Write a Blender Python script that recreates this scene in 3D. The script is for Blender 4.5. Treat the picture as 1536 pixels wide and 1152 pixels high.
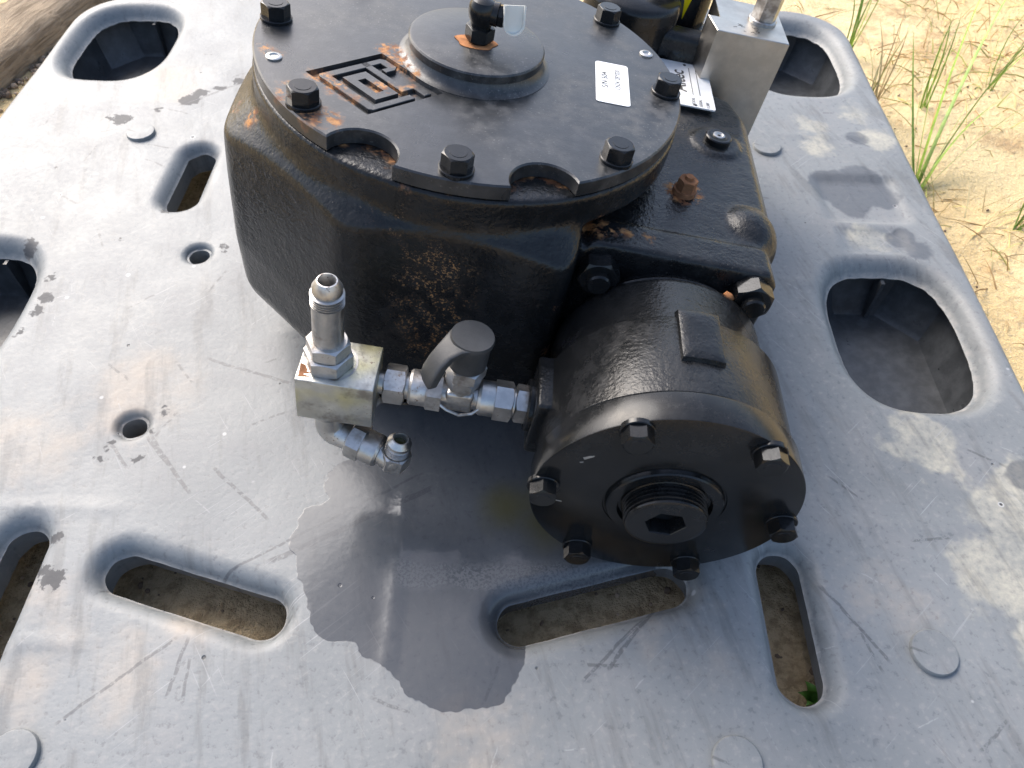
import bpy, bmesh, math, random
import numpy as np
from mathutils import Vector, Matrix
from mathutils.geometry import delaunay_2d_cdt
R = math.radians
pi = math.pi
random.seed(7)
rng = np.random.default_rng(7)
scene = bpy.context.scene
for o in list(bpy.data.objects):
    bpy.data.objects.remove(o)
COL = scene.collection

# ------------------------------------------------------------------ camera
CAM_H = 0.597
cam_d = bpy.data.cameras.new('camera')
cam_d.sensor_width = 36.0
cam_d.lens = 1138 / 1536 * 36
cam_d.clip_start = 0.02
cam_d.clip_end = 400
cam_d.dof.use_dof = True
cam_d.dof.focus_distance = 0.62
cam_d.dof.aperture_fstop = 14.0
cam = bpy.data.objects.new('camera', cam_d)
COL.objects.link(cam)
_p, _r = R(52.02), R(1.3)
_fw = Vector((0, math.cos(_p), -math.sin(_p)))
_up = Vector((0, math.sin(_p), math.cos(_p)))
_rt = Vector((1, 0, 0))
_r2 = math.cos(_r) * _rt + math.sin(_r) * _up
_u2 = -math.sin(_r) * _rt + math.cos(_r) * _up
cam.matrix_world = Matrix(((_r2.x, _u2.x, -_fw.x, 0), (_r2.y, _u2.y, -_fw.y, 0),
                           (_r2.z, _u2.z, -_fw.z, CAM_H), (0, 0, 0, 1)))
scene.camera = cam

# ------------------------------------------------------------------ light
SUN_AZ, SUN_EL = -40.0, 42.0
world = bpy.data.worlds.new('World')
scene.world = world
world.use_nodes = True
_nt = world.node_tree
_sk = _nt.nodes.new('ShaderNodeTexSky')
_sk.sky_type = 'NISHITA'
_sk.sun_disc = False
_sk.sun_elevation = R(SUN_EL)
_sk.sun_rotation = R(SUN_AZ)
_sk.air_density = 1.0
_sk.dust_density = 4.0
_sk.ozone_density = 1.0
_bg = _nt.nodes['Background']
_nt.links.new(_sk.outputs[0], _bg.inputs[0])
_bg.inputs[1].default_value = 0.15
sun_d = bpy.data.lights.new('sun', 'SUN')
sun_d.energy = 1.3
sun_d.angle = R(42)
sun_d.color = (1.0, 1.0, 1.0)
sun = bpy.data.objects.new('sun', sun_d)
COL.objects.link(sun)
_sd = Vector((math.sin(R(SUN_AZ)) * math.cos(R(SUN_EL)), math.cos(R(SUN_AZ)) * math.cos(R(SUN_EL)), math.sin(R(SUN_EL))))
sun.rotation_euler = _sd.to_track_quat('Z', 'Y').to_euler()
sun.location = _sd * 3
vs = scene.view_settings
vs.view_transform = 'Standard'
vs.look = 'None'
vs.gamma = 1.0
vs.use_curve_mapping = False
vs.exposure = 1.22
cy = scene.cycles
cy.max_bounces = 6
cy.diffuse_bounces = 3
cy.glossy_bounces = 4
cy.caustics_reflective = False
cy.caustics_refractive = False

# ------------------------------------------------------------------ node helper
class NT:
    def __init__(self, name):
        self.m = bpy.data.materials.new(name)
        self.m.use_nodes = True
        self.t = self.m.node_tree
        self.b = self.t.nodes['Principled BSDF']
        self.tc = self.t.nodes.new('ShaderNodeTexCoord')
        self.P = self.tc.outputs['Object']
    def n(self, typ, **kw):
        nd = self.t.nodes.new(typ)
        for k, v in kw.items():
            setattr(nd, k, v)
        return nd
    def put(self, sock, v):
        if v is None:
            return
        if isinstance(v, bpy.types.NodeSocket):
            self.t.links.new(v, sock)
        else:
            if hasattr(sock, 'default_value'):
                dv = sock.default_value
                if hasattr(dv, '__len__') and len(dv) == 4 and hasattr(v, '__len__') and len(v) == 3:
                    v = (*v, 1)
                sock.default_value = v
    def math(self, op, a, b=None, c=None, clamp=False):
        nd = self.n('ShaderNodeMath', operation=op, use_clamp=clamp)
        self.put(nd.inputs[0], a); self.put(nd.inputs[1], b); self.put(nd.inputs[2], c)
        return nd.outputs[0]
    def vmath(self, op, a, b=None, out=0):
        nd = self.n('ShaderNodeVectorMath', operation=op)
        self.put(nd.inputs[0], a)
        if op == 'SCALE':
            self.put(nd.inputs['Scale'], b)
        else:
            self.put(nd.inputs[1], b)
        return nd.outputs['Value'] if op in ('LENGTH', 'DISTANCE', 'DOT_PRODUCT') else nd.outputs[out]
    def noise(self, scale, detail=4, rough=0.55, vec=None, dist=0.0, color=False):
        nd = self.n('ShaderNodeTexNoise')
        self.put(nd.inputs['Vector'], vec or self.P)
        nd.inputs['Scale'].default_value = scale
        nd.inputs['Detail'].default_value = detail
        nd.inputs['Roughness'].default_value = rough
        nd.inputs['Distortion'].default_value = dist
        return nd.outputs['Color' if color else 'Fac']
    def vor(self, scale, vec=None, feature='F1', rand=1.0):
        nd = self.n('ShaderNodeTexVoronoi', feature=feature)
        self.put(nd.inputs['Vector'], vec or self.P)
        nd.inputs['Scale'].default_value = scale
        nd.inputs['Randomness'].default_value = rand
        return nd
    def step(self, v, lo, hi):      # smooth map lo..hi -> 0..1
        nd = self.n('ShaderNodeMapRange', interpolation_type='SMOOTHSTEP')
        self.put(nd.inputs[0], v)
        nd.inputs[1].default_value = lo; nd.inputs[2].default_value = hi
        nd.inputs[3].default_value = 0; nd.inputs[4].default_value = 1
        return nd.outputs[0]
    def lin(self, v, a, b, c, d):
        nd = self.n('ShaderNodeMapRange')
        self.put(nd.inputs[0], v)
        for i, x in enumerate((a, b, c, d)):
            nd.inputs[i + 1].default_value = x
        return nd.outputs[0]
    def mix(self, f, a, b):
        nd = self.n('ShaderNodeMix', data_type='RGBA')
        self.put(nd.inputs[0], f); self.put(nd.inputs[6], a); self.put(nd.inputs[7], b)
        return nd.outputs[2]
    def mixf(self, f, a, b):
        nd = self.n('ShaderNodeMix', data_type='FLOAT')
        self.put(nd.inputs[0], f); self.put(nd.inputs[2], a); self.put(nd.inputs[3], b)
        return nd.outputs[0]
    def mul(self, a, b): return self.math('MULTIPLY', a, b)
    def add(self, a, b): return self.math('ADD', a, b)
    def mapping(self, loc=(0, 0, 0), rot=(0, 0, 0), sc=(1, 1, 1), vec=None, tex=False):
        nd = self.n('ShaderNodeMapping', vector_type='TEXTURE' if tex else 'POINT')
        self.put(nd.inputs[0], vec or self.P)
        nd.inputs[1].default_value = loc; nd.inputs[2].default_value = rot; nd.inputs[3].default_value = sc
        return nd.outputs[0]
    def warp(self, scale, amp, detail=3, vec=None):
        c = self.noise(scale, detail, 0.6, vec=vec, color=True)
        c = self.vmath('SUBTRACT', c, (0.5, 0.5, 0.5))
        c = self.vmath('SCALE', c, amp)
        return self.vmath('ADD', vec or self.P, c)
    def blobs(self, pts, vec, soft=0.004, flat=True):
        """mask of a union of discs (x, y, r) (or balls (x,y,z,r)) evaluated at vec"""
        d = None
        if flat:
            s = self.n('ShaderNodeSeparateXYZ'); self.put(s.inputs[0], vec)
            cb = self.n('ShaderNodeCombineXYZ')
            self.put(cb.inputs[0], s.outputs[0]); self.put(cb.inputs[1], s.outputs[1])
            vec = cb.outputs[0]
        for p in pts:
            c = (p[0], p[1], 0) if flat else p[:3]
            e = self.math('SUBTRACT', self.vmath('DISTANCE', vec, c), p[-1])
            d = e if d is None else self.math('SMOOTH_MIN', d, e, soft * 3)
        return self.step(d, soft, -soft), d
    def attr(self, name):
        nd = self.n('ShaderNodeAttribute', attribute_name=name)
        return nd.outputs['Fac']
    def amask(self, name, scale, amp, soft, detail=3):
        if not hasattr(self, '_an'): self._an = {}
        if scale not in self._an: self._an[scale] = self.noise(scale, detail, .62)
        n = self.mul(self.math('SUBTRACT', self._an[scale], .5), amp)
        return self.step(self.add(self.attr(name), n), soft, -soft)
    def seg(self, vec, a, b, w, soft=0.0008):
        """mask of a straight scratch between two points on the deck"""
        ax, ay = a; bx, by = b
        L = math.hypot(bx - ax, by - ay); th = math.atan2(by - ay, bx - ax)
        v = self.vmath('SUBTRACT', vec, (ax, ay, 0))
        rt = self.n('ShaderNodeVectorRotate', rotation_type='Z_AXIS')
        self.put(rt.inputs[0], v); rt.inputs['Angle'].default_value = -th
        s = self.n('ShaderNodeSeparateXYZ'); self.put(s.inputs[0], rt.outputs[0])
        across = self.step(self.math('ABSOLUTE', s.outputs[1]), w + soft, w)
        along = self.mul(self.step(s.outputs[0], -0.003, 0.003), self.step(s.outputs[0], L + 0.003, L - 0.003))
        return self.mul(across, along)
    def bump(self, h, strength=0.5, dist=0.001, prev=None):
        nd = self.n('ShaderNodeBump')
        nd.inputs['Strength'].default_value = strength
        nd.inputs['Distance'].default_value = dist
        self.put(nd.inputs['Height'], h)
        if prev is not None:
            self.put(nd.inputs['Normal'], prev)
        return nd.outputs[0]
    def done(self, col=None, rough=None, metal=None, normal=None, spec=None, coat=None, coat_r=None, sheen=None):
        I = self.b.inputs
        self.put(I['Base Color'], col); self.put(I['Roughness'], rough); self.put(I['Metallic'], metal)
        self.put(I['Normal'], normal); self.put(I['Specular IOR Level'], spec)
        self.put(I['Coat Weight'], coat); self.put(I['Coat Roughness'], coat_r)
        return self.m

# ------------------------------------------------------------------ mesh helpers
def link(name, me, mat, parent=None, sharp=35):
    if sharp is not None:
        me.shade_smooth()
        me.set_sharp_from_angle(angle=R(sharp))
    ob = bpy.data.objects.new(name, me)
    COL.objects.link(ob)
    if mat is not None and not me.materials:
        me.materials.append(mat)
    if parent is not None:
        ob.parent = parent
    return ob

def mesh(name, V, F):
    me = bpy.data.meshes.new(name)
    me.from_pydata([tuple(v) for v in V], [], F)
    me.update()
    return me

def fixn(me):
    bm = bmesh.new(); bm.from_mesh(me)
    bmesh.ops.recalc_face_normals(bm, faces=bm.faces)
    bm.to_mesh(me); bm.free()
    return me

class MB:
    """collects pieces of one part"""
    def __init__(self):
        self.V = []; self.F = []
    def rings(self, rings, closed=True, cap0=True, cap1=True):
        n = len(rings[0]); o = len(self.V)
        for r in rings:
            self.V += [tuple(v) for v in r]
        for i in range(len(rings) - 1):
            for j in range(n if closed else n - 1):
                k = (j + 1) % n
                self.F.append((o + i * n + j, o + i * n + k, o + (i + 1) * n + k, o + (i + 1) * n + j))
        if cap0: self.F.append(tuple(o + j for j in range(n - 1, -1, -1)))
        if cap1: self.F.append(tuple(o + (len(rings) - 1) * n + j for j in range(n)))
        return self
    def lathe(self, prof, fr, n=48, cap0=True, cap1=True):
        rr = []
        for r, z in prof:
            rr.append([fr @ Vector((r * math.cos(2 * pi * k / n), r * math.sin(2 * pi * k / n), z)) for k in range(n)])
        return self.rings(rr, True, cap0, cap1)
    def hexa(self, a, z0, z1, fr, ch0=True, ch1=True, n=48, r0=0.96):
        """hexagon bar, flats at distance a, chamfered ends"""
        def rh(t):
            u = (t % (pi / 3)) - pi / 6
            return a / math.cos(u)
        t30 = math.tan(R(30))
        ts = [2 * pi * k / n for k in range(n)]
        rr = []
        c = a * r0
        if ch0: rr.append([(c, t, z0) for t in ts])
        rr.append([(rh(t), t, z0 + ((rh(t) - c) * t30 if ch0 else 0)) for t in ts])
        rr.append([(rh(t), t, z1 - ((rh(t) - c) * t30 if ch1 else 0)) for t in ts])
        if ch1: rr.append([(c, t, z1) for t in ts])
        return self.rings([[fr @ Vector((r * math.cos(t), r * math.sin(t), z)) for r, t, z in g] for g in rr])
    def box(self, c, s, fr=Matrix(), bev=0.0):
        bm = bmesh.new()
        bmesh.ops.create_cube(bm, size=1, matrix=Matrix.Translation(c) @ Matrix.Diagonal((*s, 1)))
        if bev:
            bmesh.ops.bevel(bm, geom=list(bm.edges), offset=bev, segments=3, affect='EDGES', profile=0.5)
        o = len(self.V)
        bm.verts.index_update()
        self.V += [tuple(fr @ v.co) for v in bm.verts]
        self.F += [tuple(o + v.index for v in f.verts) for f in bm.faces]
        bm.free()
        return self
    def prism(self, poly, z0, z1, fr=Matrix(), bev=0.0):
        p = [Vector((x, y)) for x, y in poly]
        a = sum(p[i].x * p[(i + 1) % len(p)].y - p[(i + 1) % len(p)].x * p[i].y for i in range(len(p)))
        if a < 0: p.reverse()
        q = offset_poly(p, -bev) if bev else p
        rr = [[fr @ Vector((v.x, v.y, z0)) for v in p]]
        if bev:
            rr.append([fr @ Vector((v.x, v.y, z1 - bev)) for v in p])
        rr.append([fr @ Vector((v.x, v.y, z1)) for v in q])
        return self.rings(rr)
    def tube(self, pts, rad, n=16, cap=True):
        """tube along points; rad number or list"""
        P = [Vector(p) for p in pts]
        rr = []; prev = None
        for i, p in enumerate(P):
            t = (P[min(i + 1, len(P) - 1)] - P[max(i - 1, 0)]).normalized()
            if prev is None:
                u = t.orthogonal().normalized()
            else:
                u = (prev - t * prev.dot(t)).normalized()
            prev = u
            w = t.cross(u)
            r = rad[i] if hasattr(rad, '__len__') else rad
            rr.append([p + r * (math.cos(2 * pi * k / n) * u + math.sin(2 * pi * k / n) * w) for k in range(n)])
        return self.rings(rr, True, cap, cap)
    def build(self, name, mat, parent=None, sharp=35, fix=True):
        me = mesh(name, self.V, self.F)
        if fix: fixn(me)
        return link(name, me, mat, parent, sharp)

def offset_poly(p, d):
    """offset a CCW polygon outward by d"""
    n = len(p); out = []
    for i in range(n):
        a, b, c = p[i - 1], p[i], p[(i + 1) % n]
        e1 = (b - a).normalized(); e2 = (c - b).normalized()
        n1 = Vector((e1.y, -e1.x)); n2 = Vector((e2.y, -e2.x))
        m = (n1 + n2)
        if m.length < 1e-6: m = n1
        m.normalize()
        k = max(0.5, m.dot(n1))
        out.append(b + m * (d / k))
    return out

def frame(o, z, x=None):
    z = Vector(z).normalized()
    x = Vector(x) if x is not None else z.orthogonal()
    x = (x - z * x.dot(z)).normalized()
    y = z.cross(x)
    return Matrix(((x.x, y.x, z.x, o[0]), (x.y, y.y, z.y, o[1]), (x.z, y.z, z.z, o[2]), (0, 0, 0, 1)))

def inside(poly, P):
    """vectorised point in polygon"""
    x, y = P[:, 0], P[:, 1]
    c = np.zeros(len(P), bool)
    q = np.asarray(poly); x2, y2 = np.roll(q[:, 0], 1), np.roll(q[:, 1], 1)
    for i in range(len(q)):
        c ^= ((q[i, 1] > y) != (y2[i] > y)) & (x < (x2[i] - q[i, 0]) * (y - q[i, 1]) / (y2[i] - q[i, 1] + 1e-15) + q[i, 0])
    return c

def sheet(outer, holes, step):
    """triangulated flat sheet with holes; returns verts Nx2, tris"""
    outer = np.asarray(outer); holes = [np.asarray(h) for h in holes]
    pts = [outer] + holes
    mn, mx = outer.min(0), outer.max(0)
    gx, gy = np.meshgrid(np.arange(mn[0], mx[0], step), np.arange(mn[1], mx[1], step))
    g = np.stack([gx.ravel(), gy.ravel()], 1) + rng.uniform(-.2, .2, (gx.size, 2)) * step
    keep = inside(outer, g)
    for h in holes: keep &= ~inside(h, g)
    g = g[keep]
    allp = np.concatenate(pts)
    ok = np.ones(len(g), bool)
    for i in range(0, len(g), 2000):
        d = np.min(np.linalg.norm(g[i:i + 2000, None] - allp[None], axis=2), axis=1)
        ok[i:i + 2000] = d > step * 0.5
    g = g[ok]
    V = np.concatenate([allp, g]); E = []; o = 0
    for q in pts:
        E += [(o + i, o + (i + 1) % len(q)) for i in range(len(q))]; o += len(q)
    r = delaunay_2d_cdt([Vector(v) for v in V], E, [], 0, 1e-7, False)
    V2 = np.array([tuple(v) for v in r[0]]); T = np.array([f for f in r[2] if len(f) == 3])
    c = V2[T].mean(1)
    k = inside(outer, c)
    for h in holes: k &= ~inside(h, c)
    return V2, T[k]

def label(o, lab, cat, group=None):
    o['label'] = lab; o['category'] = cat
    if group: o['group'] = group
    return o

# ------------------------------------------------------------------ materials
def mat_sand():
    t = NT('sand')
    a = t.noise(2.2, 5); b = t.noise(14, 6, 0.65); c = t.noise(90, 5, 0.7); d = t.noise(420, 2)
    col = t.mix(t.step(a, .38, .66), (.68, .505, .255), (.76, .60, .34))
    col = t.mix(t.mul(t.step(b, .50, .72), .75), col, (.42, .27, .14))
    col = t.mix(t.mul(t.step(c, .56, .75), .7), col, (.26, .17, .09))
    col = t.mix(t.mul(t.step(d, .55, .7), .35), col, (.80, .70, .55))
    # organic litter: darker reddish brown patches
    e = t.noise(5.5, 6, .7)
    col = t.mix(t.mul(t.step(e, .56, .70), .55), col, (.36, .20, .10))
    # darker soil below the pallet; unseen ground ahead darkened to cut warm reflections
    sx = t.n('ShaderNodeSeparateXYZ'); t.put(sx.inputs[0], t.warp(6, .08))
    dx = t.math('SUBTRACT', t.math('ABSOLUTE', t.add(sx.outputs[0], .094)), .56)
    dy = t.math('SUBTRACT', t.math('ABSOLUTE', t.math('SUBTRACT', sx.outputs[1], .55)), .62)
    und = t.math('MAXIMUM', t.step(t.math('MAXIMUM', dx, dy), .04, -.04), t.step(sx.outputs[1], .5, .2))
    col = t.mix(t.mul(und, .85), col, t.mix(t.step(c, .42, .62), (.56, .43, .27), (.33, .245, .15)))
    h = t.add(t.mul(b, 1.0), t.add(t.mul(c, .6), t.mul(d, .2)))
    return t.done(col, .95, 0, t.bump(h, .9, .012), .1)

def mat_wood():
    t = NT('weathered_wood')
    v = t.mapping(sc=(2, 30, 30))
    g = t.noise(6, 6, .65, vec=v, dist=.4); f = t.noise(30, 4, .6, vec=t.mapping(sc=(1, 40, 40)))
    s = t.noise(7, 4)
    col = t.mix(t.step(g, .35, .65), (.20, .15, .10), (.42, .33, .23))
    col = t.mix(t.mul(t.step(f, .55, .7), .6), col, (.17, .13, .095))
    col = t.mix(t.mul(t.step(s, .52, .68), .5), col, (.52, .40, .27))
    return t.done(col, .9, 0, t.bump(t.add(g, t.mul(f, .6)), .8, .006), .15)

def mat_gravel():
    t = NT('gravel')
    gi = t.n('ShaderNodeNewGeometry')
    rm = t.n('ShaderNodeValToRGB')
    t.put(rm.inputs[0], gi.outputs['Random Per Island'])
    e = rm.color_ramp.elements
    e[0].color = (.13, .10, .08, 1); e[1].color = (.55, .42, .3, 1)
    e2 = rm.color_ramp.elements.new(.6); e2.color = (.22, .16, .11, 1)
    n = t.noise(150, 4)
    return t.done(t.mix(t.mul(t.step(n, .5, .7), .4), rm.outputs[0], (.4, .3, .2)), .9, 0, t.bump(n, .5, .002), .2)

def mat_plain(name, col, rough=.5, metal=0, bump=None, var=.15, spec=.5, bscale=300):
    t = NT(name)
    n = t.noise(60, 5, .65)
    c2 = tuple(max(0, x * (1 - var * 2)) for x in col)
    nn = t.bump(t.noise(bscale, 3), bump, .0006) if bump else None
    return t.done(t.mix(t.step(n, .35, .7), c2, col), t.lin(t.noise(35, 4), .3, .7, max(.05, rough - .08), rough + .1), metal, nn, spec)

DECK_STAINS = {
 'wet': [(-.150, .300, .036), (-.140, .268, .036), (-.125, .240, .036), (-.080, .235, .05), (-.045, .205, .048),
       (-.03, .200, .045), (-.05, .31, .085), (-.06, .37, .085), (-.02, .27, .05), (.03, .29, .07), (.06, .31, .07), (.09, .34, .07),
       (.02, .44, .1), (-.10, .40, .05), (-.143, .345, .025)],
 'dust': [(.47, .36, .03), (.44, .33, .035), (.41, .27, .035), (.44, .22, .03), (.43, .47, .02), (.405, .93, .018), (.475, .96, .02),
          (.49, .90, .02), (.40, .89, .02), (.42, .70, .02), (.39, .41, .03)],
 'tan': [(-.305, .185, .022), (-.29, .165, .02), (-.345, .20, .018), (-.36, .17, .02), (-.37, .235, .012), (-.26, .215, .01), (.33, .23, .012),
         (.29, .255, .02), (-.45, .38, .04), (-.36, .45, .05), (-.5, 1.0, .05), (-.33, 1.0, .06), (-.3, 1.1, .05), (-.02, .13, .03), (.14, .21, .03)],
 'scuff': [(-.46, .955, .014), (-.449, .975, .01), (-.425, .99, .007), (-.405, 1.01, .008), (-.385, 1.03, .005), (-.535, .905, .013), (-.555, .91, .005),
           (-.495, .93, .005), (-.505, .57, .008), (-.508, .55, .007), (-.513, .60, .006), (-.56, .655, .01), (-.515, .52, .005),
           (-.422, .72, .006), (-.46, .665, .004), (-.342, .37, .005), (-.378, .37, .004), (-.388, .29, .006), (-.39, .26, .006), (-.375, .252, .01),
           (-.335, .655, .005), (-.335, .425, .005), (-.372, .385, .004), (-.34, .40, .004)],
 'damp': [(.40, .80, .03), (.44, .81, .03), (.46, .78, .022), (.42, .765, .025), (.48, .37, .02), (.495, .33, .02), (.48, .30, .012),
          (.455, .90, .014), (.46, .70, .016), (.47, .68, .014)],
 'oil': [(.045, .335, .028), (.03, .315, .02), (.055, .36, .025), (.0, .33, .018)],
}
SCRATCH = [((-.343, .395), (-.285, .335), .0013), ((-.338, .395), (-.30, .35), .0011), ((-.372, .385), (-.35, .36), .0012),
           ((-.27, .36), (-.21, .31), .0012), ((-.2, .27), (-.07, .345), .0022), ((-.24, .257), (-.08, .36), .0008),
           ((.08, .19), (.125, .245), .0012), ((.06, .18), (.11, .23), .0009), ((-.33, .14), (-.26, .205), .0009), ((.26, .26), (.30, .20), .001),
           ((-.25, .205), (-.255, .16), .0011), ((-.31, .49), (-.22, .46), .0013), ((-.47, .94), (-.36, 1.04), .0016)]

def mat_pallet():
    t = NT('black_pallet_plastic')
    big = t.noise(3.2, 3, .6); mid = t.noise(17, 4, .6); fine = t.noise(160, 3, .65)
    col = t.mix(t.step(big, .35, .65), (.158, .168, .170), (.196, .206, .207))
    col = t.mix(t.mul(t.step(mid, .45, .7), .4), col, (.22, .218, .215))
    col = t.mix(t.mul(t.step(fine, .52, .72), .4), col, (.27, .262, .25))
    col = t.mix(t.mul(t.step(fine, .44, .30), .45), col, (.08, .082, .088))
    rough = t.add(t.lin(mid, .3, .7, .41, .52), t.lin(fine, .3, .7, -.06, .06))
    # tan and yellow dust dried on the deck
    dust = t.amask('dust', 26, .085, .010)
    col = t.mix(t.mul(dust, t.mul(t.lin(mid, .3, .7, .2, .7), t.lin(fine, .35, .6, .55, 1.0))), col, (.50, .46, .35))
    tan = t.amask('tan', 26, .09, .02)
    col = t.mix(t.mul(tan, t.lin(mid, .35, .65, .03, .30)), col, (.55, .42, .29))
    # streaky grime rubbed along the deck
    gr = t.noise(1.0, 4, .7, vec=t.mapping(rot=(0, 0, .25), sc=(1 / 46, 1 / 7, 1), tex=True))
    col = t.mix(t.mul(t.step(gr, .50, .68), .42), col, (.085, .085, .082))
    # dark scuffs with ragged outline
    sc = t.amask('scuff', 140, .022, .0012)
    col = t.mix(t.mul(sc, .9), col, (.045, .045, .048))
    rough = t.mixf(sc, rough, .62)
    col = t.mix(t.mul(t.attr('rim'), t.lin(fine, .35, .6, .15, .65)), col, (.30, .285, .26))
    # single scratches
    S = None
    wv = t.warp(30, .006)
    for a, b, w in SCRATCH:
        m = t.seg(wv, a, b, w)
        S = m if S is None else t.math('MAXIMUM', S, m)
    S = t.mul(S, t.step(t.noise(220, 3), .35, .5))
    col = t.mix(t.mul(S, .55), col, (.05, .05, .055))
    # fine hair scratches in three directions, worn pale
    hs = None
    for ang, loc in ((.75, 0), (-.95, 5)):
        v = t.mapping(loc=(loc, loc, 0), rot=(0, 0, ang), sc=(1 / 11, 1 / 480, 1), tex=True)
        m = t.mul(t.step(t.noise(1.0, 2, .5, vec=v), .665, .70), t.step(t.noise(6, 3, vec=t.mapping(loc=(loc, 2, 0))), .48, .62))
        hs = m if hs is None else t.math('MAXIMUM', hs, m)
    col = t.mix(t.mul(hs, .45), col, (.33, .33, .33))
    # short nicks and gouges, one per cell, turned at random
    for sc_, dark, ll, ww_, th_ in ((13, True, .020, .0011, .35), (19, False, .011, .00045, .30)):
        vn = t.vor(sc_)
        rc_ = t.n('ShaderNodeSeparateColor'); t.put(rc_.inputs[0], vn.outputs['Color'])
        rt = t.n('ShaderNodeVectorRotate', rotation_type='Z_AXIS')
        t.put(rt.inputs[0], t.vmath('SUBTRACT', wv, t.vmath('SCALE', vn.outputs['Position'], 1.0 / 1.0)))
        t.put(rt.inputs['Angle'], t.mul(rc_.outputs[1], 6.3))
        sq_ = t.n('ShaderNodeSeparateXYZ'); t.put(sq_.inputs[0], rt.outputs[0])
        m = t.mul(t.step(t.math('ABSOLUTE', sq_.outputs[1]), ww_ * 1.6, ww_ * .6), t.step(t.math('ABSOLUTE', sq_.outputs[0]), ll, ll * .7))
        m = t.mul(m, t.mul(t.step(rc_.outputs[0], 1 - th_ + .02, 1 - th_ + .05), t.step(fine, .40, .52)))
        col = t.mix(t.mul(m, .5 if dark else .3), col, (.045, .045, .048) if dark else (.38, .38, .37))
    # little pits with a pale ring
    vr = t.vor(31)
    rnd = t.n('ShaderNodeSeparateColor'); t.put(rnd.inputs[0], vr.outputs['Color'])
    on = t.step(rnd.outputs[0], .42, .46)
    ratio = t.math('DIVIDE', vr.outputs['Distance'], t.lin(rnd.outputs[1], 0, 1, .035, .085))
    pit = t.mul(t.step(ratio, .8, .45), on)
    ring = t.mul(t.mul(t.step(ratio, .5, .85), t.step(ratio, 1.6, 1.0)), t.mul(on, t.step(rnd.outputs[2], .35, .5)))
    col = t.mix(t.mul(ring, .75), col, (.42, .42, .41))
    col = t.mix(t.mul(pit, .8), col, (.03, .03, .032))
    # water on the deck around the motor and damp marks on the right
    wet = t.amask('wet', 26, .024, .0006)
    damp = t.amask('damp', 26, .03, .003)
    col = t.mix(t.mul(damp, .6), col, (.055, .06, .07))
    col = t.mix(t.mul(wet, .78), col, (.030, .034, .043))
    rough = t.mixf(t.mul(damp, .5), rough, .3)
    # drying band inside the water film: matt speckled strip
    sp = t.n('ShaderNodeSeparateXYZ'); t.put(sp.inputs[0], t.warp(40, .02, 2))
    band = t.mul(t.step(sp.outputs[1], .245, .256), t.step(sp.outputs[1], .285, .268))
    dry = t.mul(t.mul(band, t.step(t.noise(420, 3, .7), .42, .52)), t.step(sp.outputs[0], -.105, -.085))
    inner = t.mul(t.step(sp.outputs[1], .262, .280), t.step(sp.outputs[0], -.12, -.10))
    rough = t.mixf(wet, rough, t.mixf(dry, t.mixf(inner, t.lin(mid, .3, .7, .16, .25), .09), .30))
    col = t.mix(t.mul(t.mul(dry, wet), .22), col, (.20, .205, .21))
    # oil tint beside the motor
    oil = t.amask('oil', 26, .03, .02)
    col = t.mix(t.mul(oil, .6), col, (.065, .058, .010))
    h = t.add(t.mul(t.noise(5, 2), 1.2), t.add(t.mul(t.noise(17, 3), .2), t.mul(t.noise(160, 2), .13)))
    h = t.mul(t.math('SUBTRACT', t.math('SUBTRACT', h, .76), t.mul(pit, .35)), t.mixf(wet, 1.0, .3))
    return t.done(col, rough, 0, t.bump(h, 1.0, .0022), .37)

def mat_paint(name, bumps, dusty=.25, rough=.26, rust=(), specks=False, coat=.0, spec=.31, tone=1.0):
    """black gloss paint on iron; rust: list of (x,y,z,r) patches in the gearbox frame"""
    t = NT(name)
    n1 = t.noise(9, 4, .65); n2 = t.noise(70, 4, .7); n3 = t.noise(420, 2, .7)
    col = t.mix(t.step(n2, .4, .7), (.008 * tone, .0085 * tone, .009 * tone), (.013 * tone, .0135 * tone, .0145 * tone))
    dm = t.mul(t.step(n1, .42, .68), t.step(n2, .38, .62))
    col = t.mix(t.mul(dm, dusty), col, (.20, .195, .185))
    dots = t.mul(t.step(n3, .63, .68), t.step(n1, .40, .6))
    col = t.mix(t.mul(dots, min(1, dusty * 1.6)), col, (.30, .29, .27))
    ro = t.add(t.lin(n1, .3, .7, rough - .05, rough + .07), t.mul(dm, .12))
    if rust:
        rm, _ = t.blobs(list(rust), t.warp(60, .022, 5), .004, flat=False)
        rm = t.mul(rm, t.step(t.noise(130, 5, .7), .44, .58))
        rc = t.mix(t.step(t.noise(90, 4), .4, .6), (.20, .075, .028), (.52, .25, .09))
        col = t.mix(t.mul(rm, .9), col, rc)
        ro = t.mixf(rm, ro, .85)
    if specks:
        area, _ = t.blobs([(-.012, -.187, -.075, .008), (.012, -.187, -.075, .008), (-.004, -.187, -.10, .010), (-.012, -.187, -.125, .016), (.012, -.187, -.125, .012), (-.005, -.187, -.15, .010), (-.005, -.187, -.175, .005), (-.042, -.185, -.040, .006)],
                          t.warp(40, .03, 3), .014, flat=False)
        sp = t.mul(t.mul(area, t.step(t.noise(520, 3, .75), .54, .60)), t.step(n2, .44, .58))
        col = t.mix(sp, col, (.50, .26, .10))
        sp2 = t.mul(t.step(t.noise(330, 3, .7, vec=t.mapping(loc=(3, 3, 3))), .69, .72), t.step(n1, .45, .6))
        col = t.mix(t.mul(sp2, .7), col, (.26, .22, .18))
        ro = t.mixf(t.math('MAXIMUM', sp, sp2), ro, .8)
    nb = None
    for sc_, st, di in bumps:
        nb = t.bump(t.noise(sc_, 3, .55), st, di, nb)
    return t.done(col, ro, 0, nb, spec, coat, .08)

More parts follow.
